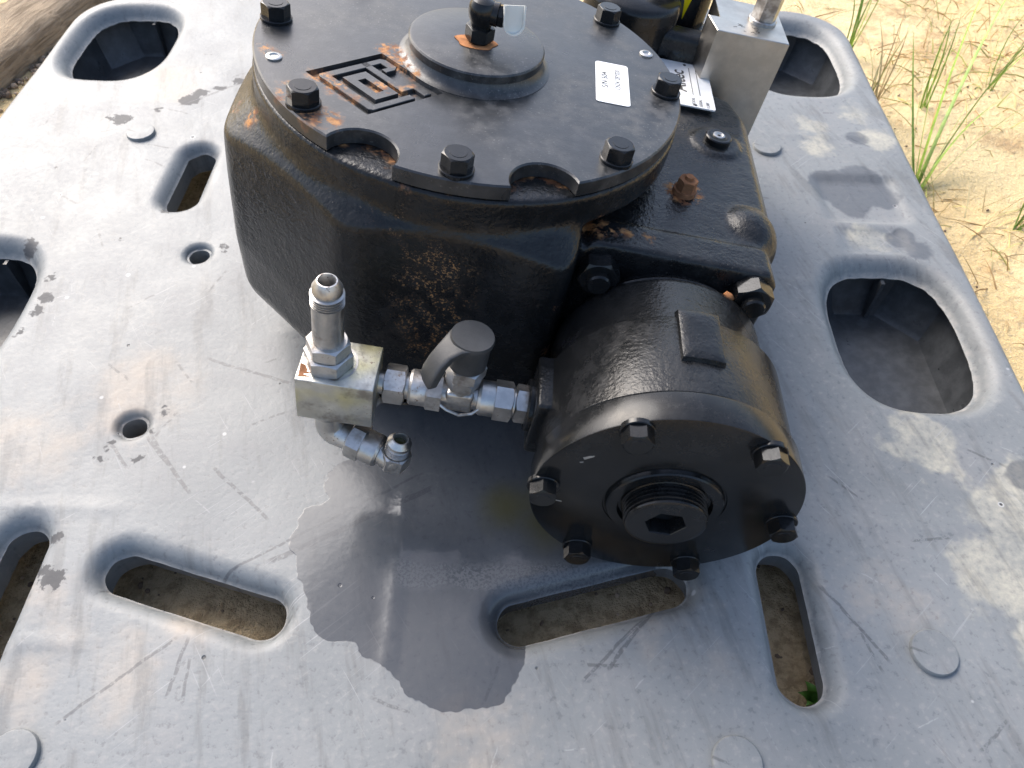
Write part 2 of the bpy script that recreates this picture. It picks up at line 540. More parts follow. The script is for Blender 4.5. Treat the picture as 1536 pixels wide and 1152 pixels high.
M = {}
M['sand'] = mat_sand(); M['wood'] = mat_wood(); M['gravel'] = mat_gravel(); M['pallet'] = mat_pallet()
M['pallet_shaded'] = mat_plain('shaded_pallet_plastic', (.062, .066, .070), .34, 0, .3, .2)  # same plastic as the deck, darkened to paint in the pocket shade
RUST_COVER = [(-.071, -.014, 0, .010), (-.063, -.024, 0, .008), (-.058, -.034, 0, .007), (-.05, -.042, 0, .006), (-.042, -.047, 0, .005),
              (-.114, -.078, 0, .010), (-.100, -.092, 0, .008), (-.128, -.104, 0, .010), (-.112, -.122, 0, .009), (-.096, -.136, 0, .012), (-.108, -.13, 0, .008),
              (-.155, -.058, 0, .008), (-.163, -.05, 0, .005), (-.13, -.118, 0, .006), (-.085, -.100, -.0035, .006), (-.06, -.075, -.0035, .008), (-.045, -.07, -.0035, .006), (-.072, -.075, -.0035, .007),
              (-.1, -.08, -.0035, .007), (-.068, -.152, -.012, .004)]
M['cover'] = mat_paint('black_cover_paint', [(700, .14, .0006), (110, .10, .0012)], .17, .30, RUST_COVER, spec=.6, tone=2.2)
RUST_HOUSE = [(.1986, -.0542, -.055, .017), (.11, -.13, -.05, .012), (.125, -.132, -.052, .008), (.14, -.133, -.053, .006), (.16, -.133, -.054, .004), *[(.178 * math.cos(R(c)) + .0262 * math.cos(R(c + 180 + q)), .178 * math.sin(R(c)) + .0262 * math.sin(R(c + 180 + q)), -.0125, .0034) for c in (-112, -68) for q in (-65, -35, -5, 25, 55)], (-.03, -.18, -.013, .004), (0, -.182, -.013, .003), (-.165, -.085, -.045, .009), (-.185, -.06, -.055, .006),
              (.104, -.187, -.10, .006), (.104, -.187, -.12, .005), (.104, -.187, -.15, .007), (.104, -.187, -.18, .006), (.09, -.187, -.225, .018), (.05, -.19, -.24, .012)]
M['cast'] = mat_paint('black_cast_iron_paint', [(300, .42, .0014), (90, .26, .0026)],   .05, .24, RUST_HOUSE, specks=True)
M['motor'] = mat_paint('black_motor_paint', [(380, .38, .0012), (120, .16, .002)], .04, .22)
M['plate'] = mat_paint('black_plate_paint', [(200, .06, .0006)], .03, .2)
M['boltp'] = mat_paint('black_bolt_paint', [(260, .10, .0006)], .03, .18)
def mat_zinc(name, col, rough, yellow=0):
    t = NT(name)
    n = t.noise(45, 4, .65); f = t.noise(380, 3, .7)
    c = t.mix(t.step(n, .35, .7), tuple(x * .72 for x in col), col)
    if yellow: c = t.mix(t.mul(t.step(t.noise(16, 3), .5, .66), .55), c, (.66, .60, .22))
    st = t.mul(t.step(f, .58, .66), t.step(n, .50, .62))
    c = t.mix(t.mul(st, .8), c, (.17, .10, .06))
    gr = t.mul(t.step(t.noise(28, 4, .7, vec=t.mapping(loc=(4, 2, 1))), .50, .66), .75)
    c = t.mix(gr, c, (.15, .115, .085))
    return t.done(c, t.add(t.lin(n, .3, .7, rough - .06, rough + .1), t.mul(st, .3)), t.lin(t.math('MAXIMUM', st, gr), 0, 1, 1, .45), t.bump(t.noise(330, 2), .22, .0006), .5)
M['zinc'] = mat_zinc('zinc_plated_steel', (.60, .585, .56), .38)
M['zinc_y'] = mat_zinc('yellow_zinc_block', (.68, .68, .63), .40, 1)
M['alu'] = mat_plain('brushed_aluminium', (.56, .53, .48), .36, 1, .15, .08)
M['rust'] = mat_plain('rusty_steel', (.34, .16, .08), .85, 0, .6, .25, .2)
M['rust_o'] = mat_plain('orange_rust', (.55, .24, .10), .9, 0, .8, .2, .2)
M['rubber'] = mat_plain('black_rubber', (.045, .046, .047), .5, 0, .25, .15)
M['bore'] = mat_plain('dark_bore', (.03, .028, .02), .5, .3, None, .2)
M['oil'] = mat_plain('oil_in_bore', (.05, .055, .012), .1, 0, None, .2)
M['white'] = mat_plain('white_label', (.82, .82, .80), .45, 0, None, .02)
M['wplast'] = mat_plain('white_plastic', (.70, .70, .65), .4, 0, None, .05)
M['name'] = mat_plain('silver_nameplate', (.78, .78, .77), .38, .15, None, .05)
M['ink'] = mat_plain('black_ink', (.02, .02, .02), .5, 0, None, .1)
M['chip'] = mat_plain('bare_metal_chip', (.36, .34, .31), .6, 0, None, .2)
M['yellow'] = mat_plain('yellow_label', (.95, .68, .0), .4, 0, None, .02)
M['green'] = mat_plain('green_blade', (.30, .46, .06), .5, 0, None, .2)
M['leaf'] = mat_plain('green_leaf', (.12, .30, .05), .5, 0, None, .2)
def mat_straw():
    t = NT('dry_grass')
    gi = t.n('ShaderNodeNewGeometry')
    rm = t.n('ShaderNodeValToRGB'); t.put(rm.inputs[0], gi.outputs['Random Per Island'])
    e = rm.color_ramp.elements
    e[0].color = (.42, .23, .09, 1); e[1].color = (.66, .52, .28, 1)
    for p, c in ((.3, (.55, .38, .18, 1)), (.55, (.62, .46, .24, 1)), (.78, (.36, .38, .10, 1))):
        x = rm.color_ramp.elements.new(p); x.color = c
    return t.done(rm.outputs[0], .7, 0, None, .2)
M['straw'] = mat_straw()

# ------------------------------------------------------------------ ground
GZ = -0.094
def hnoise(x, y):
    z = np.zeros_like(x)
    for k, (fx, fy, a, ph) in enumerate([(3.1, 2.3, .006, .3), (5.7, -4.2, .004, 1.1), (11.3, 9.1, .0025, 2.2), (-17.0, 14.0, .0018, .7), (31, 27, .001, 1.9), (43, -38, .0008, .2)]):
        z += a * np.sin(fx * x + fy * y + ph) * np.cos(fy * x * .8 - fx * y * .7 + ph * 2)
    ss = lambda e: np.clip(e, 0, 1) ** 2 * (3 - 2 * np.clip(e, 0, 1))
    z += .016 * ss((.52 - np.abs(x + .094)) / .08) * ss((.44 - y) / .08) * ss((y - .09) / .05)     # added rise in the soil, so ground in the near slots catches more light
    return z
def axis_pts(lo, hi, step, far):
    mid = list(np.arange(lo, hi + 1e-6, step))
    out = []; d = step; p = hi
    while p < far:
        d *= 1.5; p += d; out.append(p)
    left = []; d = step; p = lo
    while p > -far:
        d *= 1.5; p -= d; left.append(p)
    return np.array(left[::-1] + mid + out)
gx = axis_pts(-1.6, 1.6, .02, 60); gy = axis_pts(-.4, 2.4, .02, 60)
X, Y = np.meshgrid(gx, gy)
Z = GZ + hnoise(X, Y) * (np.hypot(X, Y) < 6)
nx, ny = len(gx), len(gy)
gV = np.stack([X.ravel(), Y.ravel(), Z.ravel()], 1)
gF = [(j * nx + i, j * nx + i + 1, (j + 1) * nx + i + 1, (j + 1) * nx + i) for j in range(ny - 1) for i in range(nx - 1)]
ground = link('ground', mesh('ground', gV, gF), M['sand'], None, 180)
ground['kind'] = 'structure'
def gz(x, y):
    return GZ + float(hnoise(np.array([x]), np.array([y]))[0])

# weathered beam lying left of the pallet
beam_dir = Vector((.0655, .3057, 0)).normalized()
bl = 1.5
bmid = Vector((-.872, 1.28, 0))
mb = MB()
ns = 60
rr = []
side = Vector((beam_dir.y, -beam_dir.x, 0))
for i in range(ns + 1):
    s = (i / ns - .5) * bl
    w = .062 + .003 * math.sin(i * .9) + .002 * math.sin(i * 2.3)
    zt = -.055 + .002 * math.sin(i * 1.3)
    prof = [(-w, -.14), (-w, zt - .008), (-w + .01, zt), (-.02, zt + .001), (.0, zt - .002 + .001 * math.sin(i * 2)), (.02, zt), (w - .012, zt + .001), (w, zt - .01), (w + .002, -.10), (w, -.14)]
    rr.append([bmid + beam_dir * s + side * a + Vector((0, 0, b)) for a, b in prof])
mb.rings(rr)
beam = mb.build('timber_beam', M['wood'], None, 50)
# give the grain its direction: object axes along the beam
me = beam.data
T = frame(bmid, (0, 0, 1), beam_dir)
me.transform(T.inverted()); beam.matrix_world = T
label(beam, 'weathered brown timber beam lying on the sand beside the pallet', 'beam')

# gravel strip between beam and pallet
mb = MB()
ico = bmesh.new(); bmesh.ops.create_icosphere(ico, subdivisions=1, radius=1)
icoV = [v.co.copy() for v in ico.verts]; icoF = [tuple(v.index for v in f.verts) for f in ico.faces]; ico.free()
def pebble(mb, c, s):
    o = len(mb.V)
    ax = [random.uniform(.6, 1.1) for _ in range(3)]
    rot = Matrix.Rotation(random.uniform(0, 6.3), 3, 'Z') @ Matrix.Rotation(random.uniform(0, 6.3), 3, 'X')
    for v in icoV:
        q = rot @ (Vector((v.x * ax[0], v.y * ax[1], v.z * ax[2] * .75)) * s * random.uniform(.85, 1.15))
        mb.V.append(tuple(q + Vector(c)))
    mb.F += [tuple(o + i for i in f) for f in icoF]
for i in range(420):
    s = random.uniform(-.7, .7)
    off = .063 + abs(random.gauss(0, .013))
    p = bmid + beam_dir * s + side * off
    pebble(mb, (p.x, p.y, gz(p.x, p.y) + .003), random.choice((.002, .003, .004, .005, .008)))
for i in range(500):
    x, y = random.uniform(-1.2, 1.3), random.uniform(0, 2.2)
    pebble(mb, (x, y, gz(x, y) + .001), random.uniform(.0008, .0028))
for i in range(260):
    x, y = random.uniform(-.5, .33), random.uniform(.12, .33)
    pebble(mb, (x, y, gz(x, y) + .0005), random.choice((.0012, .002, .003, .0045)))
g = mb.build('gravel', M['gravel'], None, 180, fix=False)
g['kind'] = 'stuff'; g['label'] = 'loose gravel and small stones along the timber beam'; g['category'] = 'gravel'

# ------------------------------------------------------------------ pallet
PCX = -.094
pallet = bpy.data.objects.new('plastic_pallet', None); COL.objects.link(pallet)
pallet.empty_display_size = .1
label(pallet, 'scuffed black plastic pallet with long slots and open leg pockets', 'pallet')

def capsule(p0, p1, r, d, n=20):
    p0, p1 = Vector(p0), Vector(p1)
    t = math.atan2(p1.y - p0.y, p1.x - p0.x)
    out = []
    for c, s in ((p1, -pi / 2), (p0, pi / 2)):
        for k in range(n + 1):
            a = t + s + pi * k / n
            out.append((c.x + (r + d) * math.cos(a), c.y + (r + d) * math.sin(a)))
    # straight sides get extra points
    res = []
    m = n + 1
    for i in range(len(out)):
        res.append(out[i])
        if i in (m - 1, 2 * m - 1):
            a = Vector(out[i]); b = Vector(out[(i + 1) % len(out)])
            for k in range(1, 12): res.append(tuple(a.lerp(b, k / 12)))
    return res
def superell(c, a, b, d, e=3.0, n=84):
    out = []
    for k in range(n):
        t = 2 * pi * k / n
        ct, st = math.cos(t), math.sin(t)
        x = a * math.copysign(abs(ct) ** (2 / e), ct); y = b * math.copysign(abs(st) ** (2 / e), st)
        nx_ = math.copysign(abs(x / a) ** (e - 1), x) / a; ny_ = math.copysign(abs(y / b) ** (e - 1), y) / b
        l = math.hypot(nx_, ny_)
        out.append((c[0] + x + d * nx_ / l, c[1] + y + d * ny_ / l))
    return out

def wob(pt, k):     # hand-trimmed look of the openings
    return .0006 * math.sin(pt[0] * 310 + k) + .0005 * math.sin(pt[1] * 420 + 2 * k)

SLOT_PROF = [(.0150, 0), (.0115, -.0006), (.0075, -.0024), (.004, -.006), (.0014, -.0105), (.0, -.0135), (-.0012, -.0145), (-.0008, -.016), (.0025, -.0175), (.003, -.020), (.004, -.043)]
LEG_PROF = [(.021, 0), (.017, -.0006), (.012, -.003), (.0075, -.0075), (.004, -.013), (.001, -.018), (-.0012, -.0195), (-.0008, -.021), (.003, -.0225)]
BOLT_PROF = [(.009, 0), (.007, -.0005), (.0045, -.002), (.003, -.004), (.0025, -.0055), (0, -.0065), (0, -.03)]
holes = []
mir = lambda x: 2 * PCX - x
for p0, p1, r in [((-.322, .262), (-.198, .2270), .0190), ((.134, .262), (.010, .2270), .0190), ((.2315, .275), (.2315, .1865), .0195), ((-.4165, .283), (-.4165, .180), .0195),
                  ((-.4135, .833), (-.4135, .745), .0195), ((.2255, .833), (.2255, .745), .0195), ((-.30, .84), (-.21, .87), .0165), ((.112, .84), (.022, .87), .0165)]:
    holes.append((lambda d, a=p0, b=p1, rr_=r: capsule(a, b, rr_, d), SLOT_PROF))
LEGS = [(x, y) for y in (-.009, .553, 1.115) for x in (-.606, PCX, .418)]
for i, (x, y) in enumerate(LEGS):
    if (x, y) == (PCX, .553): pass
    holes.append((lambda d, c=(x, y): superell(c, .069, .099, d), LEG_PROF))
for x, y in ((-.3624, .6453), (-.3601, .4067), (.174, .6453), (.172, .4067)):
    holes.append((lambda d, c=(x, y): superell(c, .0115, .0115, d, 2.0, 40), BOLT_PROF))
# outline of the deck with rounded corners
def rrect(x0, x1, y0, y1, r, d, n=14, m=40):
    out = []
    cs = [((x1 - r, y0 + r), -pi / 2), ((x1 - r, y1 - r), 0), ((x0 + r, y1 - r), pi / 2), ((x0 + r, y0 + r), pi)]
    for i, (c, s) in enumerate(cs):
        for k in range(n + 1):
            a = s + pi / 2 * k / n
            out.append((c[0] + (r + d) * math.cos(a), c[1] + (r + d) * math.sin(a)))
        a_ = Vector(out[-1]); c2, s2 = cs[(i + 1) % 4]
        b_ = Vector((c2[0] + (r + d) * math.cos(s2), c2[1] + (r + d) * math.sin(s2)))
        for k in range(1, m): out.append(tuple(a_.lerp(b_, k / m)))
    return out
OUT = lambda d: rrect(-.697, .509, -.118, 1.252, .085, d)
outer = OUT(0)
hp = [h[0](h[1][0][0]) for h in holes]
V2, T2 = sheet(outer, hp, .006)
SEAMS = [(0, -.093, .17, .46), (1, .318, -.5, -.33), (1, .318, .28, .5), (1, .62, .3, .5), (1, .905, .34, .49),
         (1, .94, -.6, -.44), (0, -.355, .80, 1.15), (1, .20, -.45, -.32), (0, .29, .29, .5), (1, .53, -.26, -.12)]
def deckz(x, y):
    z = .0006 * np.sin(x * 14 + 1) * np.cos(y * 11) + .0005 * np.sin(x * 31 - y * 23) + .00025 * np.sin(x * 63 + y * 47)
    # moulded recess on the right side
    u = np.clip((.056 - np.abs(x - .43)) / .014, 0, 1); v = np.clip((.05 - np.abs(y - .772)) / .014, 0, 1)
    z = z - .005 * (u * u * (3 - 2 * u)) * (v * v * (3 - 2 * v))
    u = np.clip((.045 - np.abs(x - .425)) / .014, 0, 1); v = np.clip((.028 - np.abs(y - .695)) / .014, 0, 1)
    z = z - .004 * (u * u * (3 - 2 * u)) * (v * v * (3 - 2 * v))
    # raised mould seams
    for ax, c_, lo, hi in SEAMS:
        a_, b_ = (x, y) if ax == 0 else (y, x)
        z = z + .0011 * np.exp(-((a_ - c_) / .0045) ** 2) * np.clip((b_ - lo) / .02, 0, 1) * np.clip((hi - b_) / .02, 0, 1)
    # shallow dent on the far left
    z = z - .003 * np.exp(-(((x + .36) / .09) ** 2 + ((y - 1.0) / .05) ** 2)) - .002 * np.exp(-(((x + .56) / .05) ** 2 + ((y - .75) / .06) ** 2))
    return z
dz = deckz(V2[:, 0], V2[:, 1])
V = [(x, y, z) for (x, y), z in zip(V2, dz)]
F = [tuple(int(i) for i in t) for t in T2]
def ringz(poly, z, k=0, w=0):
    a = np.array(poly)
    zz = deckz(a[:, 0], a[:, 1]) + z
    return [(p[0], p[1], q + (wob(p, k) if w else 0)) for p, q in zip(poly, zz)]
def skirt(poly_f, prof, k=0, wmin=99):
    rings = [ringz(poly_f(d), z, k, i >= wmin) for i, (d, z) in enumerate(prof)]
    n = len(rings[0]); o = len(V)
    for r in rings: V.extend(r)
    for i in range(len(rings) - 1):
        for j in range(n):
            q = (j + 1) % n
            F.append((o + i * n + j, o + i * n + q, o + (i + 1) * n + q, o + (i + 1) * n + j))
for i, (f, prof) in enumerate(holes):
    skirt(f, prof, i, 5)
skirt(OUT, [(0, 0), (.004, -.001), (.0075, -.004), (.009, -.009), (.010, -.02), (.0105, -.034), (.009, -.036), (.006, -.034), (.004, -.02)], 0, 3)
me = mesh('deck', V, F)
bm = bmesh.new(); bm.from_mesh(me)
bmesh.ops.remove_doubles(bm, verts=bm.verts, dist=1e-5)
bmesh.ops.recalc_face_normals(bm, faces=bm.faces)
up = sum(f.normal.z * f.calc_area() for f in bm.faces)
if up < 0: bmesh.ops.reverse_faces(bm, faces=bm.faces)
bm.to_mesh(me); bm.free()
co = np.array([v.co[:2] for v in me.vertices])
for nm, pts_ in DECK_STAINS.items():
    d = None
    for x, y, r in pts_:
        e = np.hypot(co[:, 0] - x, co[:, 1] - y) - r
        if d is None: d = e
        else:
            k_ = .006; h_ = np.clip(k_ - np.abs(d - e), 0, None) / k_
            d = np.minimum(d, e) - h_ * h_ * k_ / 4
    at = me.attributes.new(nm, 'FLOAT', 'POINT'); at.data.foreach_set('value', d.astype(np.float32))
cz = np.array([v.co[2] for v in me.vertices])
isleg = np.zeros(len(cz), bool)
for x, y in LEGS: isleg |= (np.abs(co[:, 0] - x) < .096) & (np.abs(co[:, 1] - y) < .126)
cz = cz - deckz(co[:, 0], co[:, 1])
rim = np.where(isleg, (cz < -.0175) & (cz > -.0216), (cz < -.0125) & (cz > -.0165)).astype(np.float32)
at = me.attributes.new('rim', 'FLOAT', 'POINT'); at.data.foreach_set('value', rim)
deck = link('deck', me, M['pallet'], pallet, 50)

# leg pockets
def octa(c, a, b, ch, d):
    a += d; b += d
    p = [(a, -b + ch), (a, b - ch), (a - ch, b), (-a + ch, b), (-a, b - ch), (-a, -b + ch), (-a + ch, -b), (a - ch, -b)]
    return [(c[0] + x, c[1] + y) for x, y in p]
leg0 = None
for x, y in LEGS:
    mb = MB()
    rr = []
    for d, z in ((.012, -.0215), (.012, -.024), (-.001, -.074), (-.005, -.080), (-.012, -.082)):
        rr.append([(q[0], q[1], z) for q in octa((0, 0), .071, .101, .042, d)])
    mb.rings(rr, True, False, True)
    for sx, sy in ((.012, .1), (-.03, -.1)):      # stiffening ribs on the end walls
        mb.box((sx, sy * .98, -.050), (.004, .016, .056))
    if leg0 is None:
        leg0 = mb.build('leg_pocket', M['pallet_shaded'], pallet, 25)
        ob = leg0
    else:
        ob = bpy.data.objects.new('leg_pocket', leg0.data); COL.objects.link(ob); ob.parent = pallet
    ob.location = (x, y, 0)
# round anti-slip discs standing in shallow rings
disc0 = None
for x, y in ((.3366, .2065), (.1681, .124), (-.3507, .1176), (.3312, .8736), (-.50, .8736), (-.5185, .2065)):
    if disc0 is None:
        mb = MB()
        fr = Matrix.Translation((0, 0, 0))
        mb.lathe([(.0182, -.003), (.0182, .0030), (.0174, .0040), (.0160, .0042), (.006, .0039), (.0005, .0040)], fr, 40, True, True)
        disc0 = mb.build('anti_slip_disc', M['pallet'], pallet, 40); ob = disc0
        for nm in list(DECK_STAINS):
            at = disc0.data.attributes.new(nm, 'FLOAT', 'POINT'); at.data.foreach_set('value', np.full(len(disc0.data.vertices), 1.0, np.float32))
    else:
        ob = bpy.data.objects.new('anti_slip_disc', disc0.data); COL.objects.link(ob); ob.parent = pallet
    ob.location = (x, y, float(deckz(np.array([x]), np.array([y]))[0]))

# ------------------------------------------------------------------ gearbox
gear = bpy.data.objects.new('gearbox', None); COL.objects.link(gear)
gear.empty_display_size = .1
label(gear, 'black cast iron gearbox with round bolted cover and hydraulic motor resting on the pallet', 'gearbox')
GM = (Matrix.Rotation(R(8.82), 4, 'Y') @ Matrix.Rotation(R(-2.3), 4, 'X') @ Matrix.Rotation(R(-3.0), 4, 'Z'))
gear.matrix_world = Matrix.Translation((-.0372, .6143, .26)) @ GM
I4 = Matrix()
Zf = lambda x, y, z: Matrix.Translation((x, y, z))

# --- housing: pieces fused into one casting
MX, MZ = .1911, -.1463         # axis of the motor
bodypoly = [(.104, -.1845), (.104, -.10), (.17, 0), (.10, .187), (-.0627, .187), (-.197, .085), (-.197, -.080), (-.074, -.1845)]
NA = 220
rp = []
bp = [Vector(p) for p in bodypoly]
for k in range(NA):
    a = 2 * pi * k / NA
    d = Vector((math.cos(a), math.sin(a))); best = 9
    for i in range(len(bp)):
        p, q = bp[i], bp[(i + 1) % len(bp)]
        e = q - p; den = d.x * e.y - d.y * e.x
        if abs(den) < 1e-9: continue
        t_ = (p.x * e.y - p.y * e.x) / den; s_ = (p.x * d.y - p.y * d.x) / den
        if t_ > 0 and -1e-6 <= s_ <= 1 + 1e-6: best = min(best, t_)
    rp.append(best)
rp = np.array(rp)
ker = np.ones(5) / 5
rs = np.convolve(np.concatenate([rp[-9:], rp, rp[:9]]), ker, 'same')[9:-9]
rs = np.maximum(rs, .1)
RC = .1815
def bring(fn):
    out = []
    for k in range(NA):
        a = 2 * pi * k / NA
        r, z = fn(k, rs[k])
        out.append((r * math.cos(a), r * math.sin(a), z))
    return out
def sh(r): return -.041 - .7 * max(0, r - .184)
rings = [bring(lambda k, r: (RC - .03, -.0125)), bring(lambda k, r: (RC - .0015, -.0125)), bring(lambda k, r: (RC, -.014)), bring(lambda k, r: (RC, -.034)),
         bring(lambda k, r: (RC + max(0, r - RC) * .10, -.039)),
         bring(lambda k, r: (max(RC, r - .005) if r > RC else RC, sh(r))),
         bring(lambda k, r: (r - .0012 if r > RC else min(r, RC), sh(r) - .003)), bring(lambda k, r: (r, sh(r) - .009)), bring(lambda k, r: (r + .001, -.10)),
         bring(lambda k, r: (r + .001, -.17)), bring(lambda k, r: (r - .003, -.225)), bring(lambda k, r: (r - .007, -.238)), bring(lambda k, r: (r - .018, -.246))]
hb = MB()
hb.rings(rings)
def inset_prism(mbx, poly, z0, z1, bev):
    mbx.prism(poly, z0, z1, I4, bev)
inset_prism(hb, [(.05, -.138), (.252, -.138), (.272, -.118), (.283, -.09), (.284, .10), (.272, .135), (.245, .15), (.05, .17)], -.225, -.058, .012)
# bulge of the worm bearing at the right corner
o_ = len(hb.V)
bmz = bmesh.new(); bmesh.ops.create_uvsphere(bmz, u_segments=24, v_segments=14, radius=1, matrix=Matrix.Translation((.256, -.082, -.083)) @ Matrix.Diagonal((.032, .036, .034, 1)))
bmz.verts.index_update(); hb.V += [tuple(v.co) for v in bmz.verts]; hb.F += [tuple(o_ + v.index for v in f.verts) for f in bmz.faces]; bmz.free()
# flange that carries the motor
fw_ = .081
hb.prism([(MX - fw_ - .004, MZ - .082), (MX + fw_ - .012, MZ - .082), (MX + fw_, MZ - .07), (MX + fw_, MZ + .080), (MX + fw_ - .010, MZ + .092), (MX - fw_ + .006, MZ + .094), (MX - fw_ - .004, MZ + .084)],
         .118, .153, frame((0, 0, 0), (0, -1, 0), (1, 0, 0)), .002)
# pad below the level plug, ridge behind the name plate, rear web
hb.lathe([(.0245, -.07), (.0245, -.0565), (.0225, -.0545)], Zf(.2386, .0374, 0), 40)
fr = frame((.196, .199, -.03), (0, 0, 1), (.98, -.06, 0))
hb.box((0, 0, -.06), (.115, .030, .13), fr, .009)
hb.box((.235, .225, -.11), (.08, .09, .14), I4, .01)
# output boss beneath
hb.lathe([(.075, -.24), (.075, -.252), (.05, -.256), (.05, -.262)], Zf(-.05, 0, 0), 48)
me = mesh('housing_raw', hb.V, hb.F); fixn(me)
tmp = bpy.data.objects.new('tmp', me); COL.objects.link(tmp)
md = tmp.modifiers.new('r', 'REMESH'); md.mode = 'VOXEL'; md.voxel_size = .0023
dg = bpy.context.evaluated_depsgraph_get()
me2 = bpy.data.meshes.new_from_object(tmp.evaluated_get(dg))
bpy.data.objects.remove(tmp)
bm = bmesh.new(); bm.from_mesh(me2)
for _ in range(6):
    bmesh.ops.smooth_vert(bm, verts=bm.verts, factor=.5, use_axis_x=True, use_axis_y=True, use_axis_z=True)
bm.to_mesh(me2); bm.free()
me2.name = 'housing'
me2.materials.clear()
housing = link('housing', me2, M['cast'], gear, 180)

# --- cover
NOT = [(math.radians(-90 - 22), .027), (math.radians(-90 + 22), .026)]
pts = []
RCV = .180
def notch_hit(a):
    for c, r in NOT:
        cx, cy = .178 * math.cos(c), .178 * math.sin(c)
        if math.hypot(RCV * math.cos(a) - cx, RCV * math.sin(a) - cy) < r: return (cx, cy, r, c)
    return None
NC = 240
k = 0
done_n = set()
for k in range(NC):
    a = -pi + 2 * pi * k / NC
    h = notch_hit(a)
    if h is None:
        pts.append((RCV * math.cos(a), RCV * math.sin(a)))
    elif h not in done_n:
        done_n.add(h)
        cx, cy, r, c = h
        # arc of the notch from the lower-angle side to the other, passing inside
        half = math.acos((RCV ** 2 + .178 ** 2 - r * r) / (2 * RCV * .178))
        p_a = (RCV * math.cos(c - half), RCV * math.sin(c - half)); p_b = (RCV * math.cos(c + half), RCV * math.sin(c + half))
        a0 = math.atan2(p_a[1] - cy, p_a[0] - cx); a1 = math.atan2(p_b[1] - cy, p_b[0] - cx)
        am = c + pi
        d0 = (a0 - am + pi) % (2 * pi) - pi; d1 = (a1 - am + pi) % (2 * pi) - pi
        for q in range(17):
            t_ = am + d0 + (d1 - d0) * q / 16
            pts.append((cx + r * math.cos(t_), cy + r * math.sin(t_)))
cov = [Vector(p) for p in pts]
cin = offset_poly(cov, -.0012)
# recessed logo panel
LU = Vector((-.0752, -.0247)) - Vector((-.1255, -.0748)); LV = Vector((-.0697, -.1184)) - Vector((-.1255, -.0748))
LO = Vector((-.1255, -.0748))
lg = lambda u, v: LO + LU * u + LV * v
sq = [lg(0, 0), lg(0, 1), lg(1, 1), lg(1, 0)]
sqd = []
for i in range(4):
    for q in range(14): sqd.append(sq[i].lerp(sq[(i + 1) % 4], q / 14))
V2, T2 = sheet([tuple(p) for p in cin], [[tuple(p) for p in sqd]], .012)
V = [(x, y, 0) for x, y in V2]; F = [tuple(int(i) for i in t) for t in T2]
def loop(ring, z): return [(p.x, p.y, z) for p in ring]
def band(r0, r1):
    o = len(V); n = len(r0); V.extend(r0); V.extend(r1)
    for j in range(n):
        q = (j + 1) % n; F.append((o + j, o + q, o + n + q, o + n + j))
band(loop(cin, 0), loop(cov, -.0012)); band(loop(cov, -.0012), loop(cov, -.0118))
o = len(V); V.extend(loop(cov, -.0118)); F.append(tuple(range(o, o + len(cov))))
sqi = [p.lerp(lg(.5, .5), .02) for p in sqd]
band(loop(sqd, 0), loop(sqi, -.0036))
o = len(V); V.extend(loop(sqi, -.0036)); F.append(tuple(range(o, o + len(sqi))))
me = mesh('cover', V, F)
bm = bmesh.new(); bm.from_mesh(me); bmesh.ops.remove_doubles(bm, verts=bm.verts, dist=1e-6); bmesh.ops.recalc_face_normals(bm, faces=bm.faces); bm.to_mesh(me); bm.free()
cover = link('cover', me, M['cover'], gear, 30)
# raised emblem inside the panel
def emblem(name, polys):
    mb = MB()
    for outer_, inner in polys:
        if inner is None:
            mb.prism([tuple(lg(*p)) for p in outer_], -.0038, -.0002, I4, .0004)
        else:
            a = [lg(*p) for p in outer_]; b = [lg(*p) for p in inner]
            n = len(a); o = len(mb.V)
            for ring, z in ((a, -.0038), (a, -.0002), (b, -.0002), (b, -.0038)): mb.V += [(p.x, p.y, z) for p in ring]
            for i in range(3):
                for j in range(n):
                    q = (j + 1) % n; mb.F.append((o + i * n + j, o + i * n + q, o + (i + 1) * n + q, o + (i + 1) * n + j))
    return mb.build(name, M['cover'], cover, 30)
w = .045
emblem('emblem', [
    ([(.08, .13), (.10, .09), (.72, .09), (.72, .19), (.19, .19), (.19, .86), (.66, .86), (.66, .95), (.12, .95), (.08, .91)], None),
    ([(.27, .26), (.57, .26), (.57, .79), (.27, .79)], [(.37, .38), (.47, .38), (.47, .68), (.37, .68)]),
    ([(.63, .09), (.90, .09), (.94, .14), (.94, .32), (.88, .37), (.76, .37), (.76, .29), (.84, .29), (.84, .18), (.72, .18), (.72, .68), (.84, .68), (.88, .73), (.88, .95), (.79, .95), (.79, .78), (.63, .78)], None)])
# centre boss
mb = MB()
mb.lathe([(.064, -.004), (.064, .0004), (.0605, .0012), (.0575, .0035), (.0555, .007), (.0548, .0085), (.0566, .0095), (.0568, .0155), (.0558, .0168), (.054, .0172), (.02, .0170), (.0005, .0171)], Zf(0, -.0045, 0), 96, True, True)
mb.build('centre_boss', M['cover'], cover, 30)
# rivets on the cover
rv = None
for x, y in ((-.1525, -.0631), (.1529, .0666)):
    if rv is None:
        mb = MB(); mb.lathe([(.0062, -.001), (.0062, .0012), (.0054, .0018), (.0036, .0019), (.003, .0008), (.0001, .0006)], I4, 28)
        rv = mb.build('rivet', M['zinc'], cover, 40); ob = rv
    else:
        ob = bpy.data.objects.new('rivet', rv.data); COL.objects.link(ob); ob.parent = cover
    ob.location = (x, y, 0)

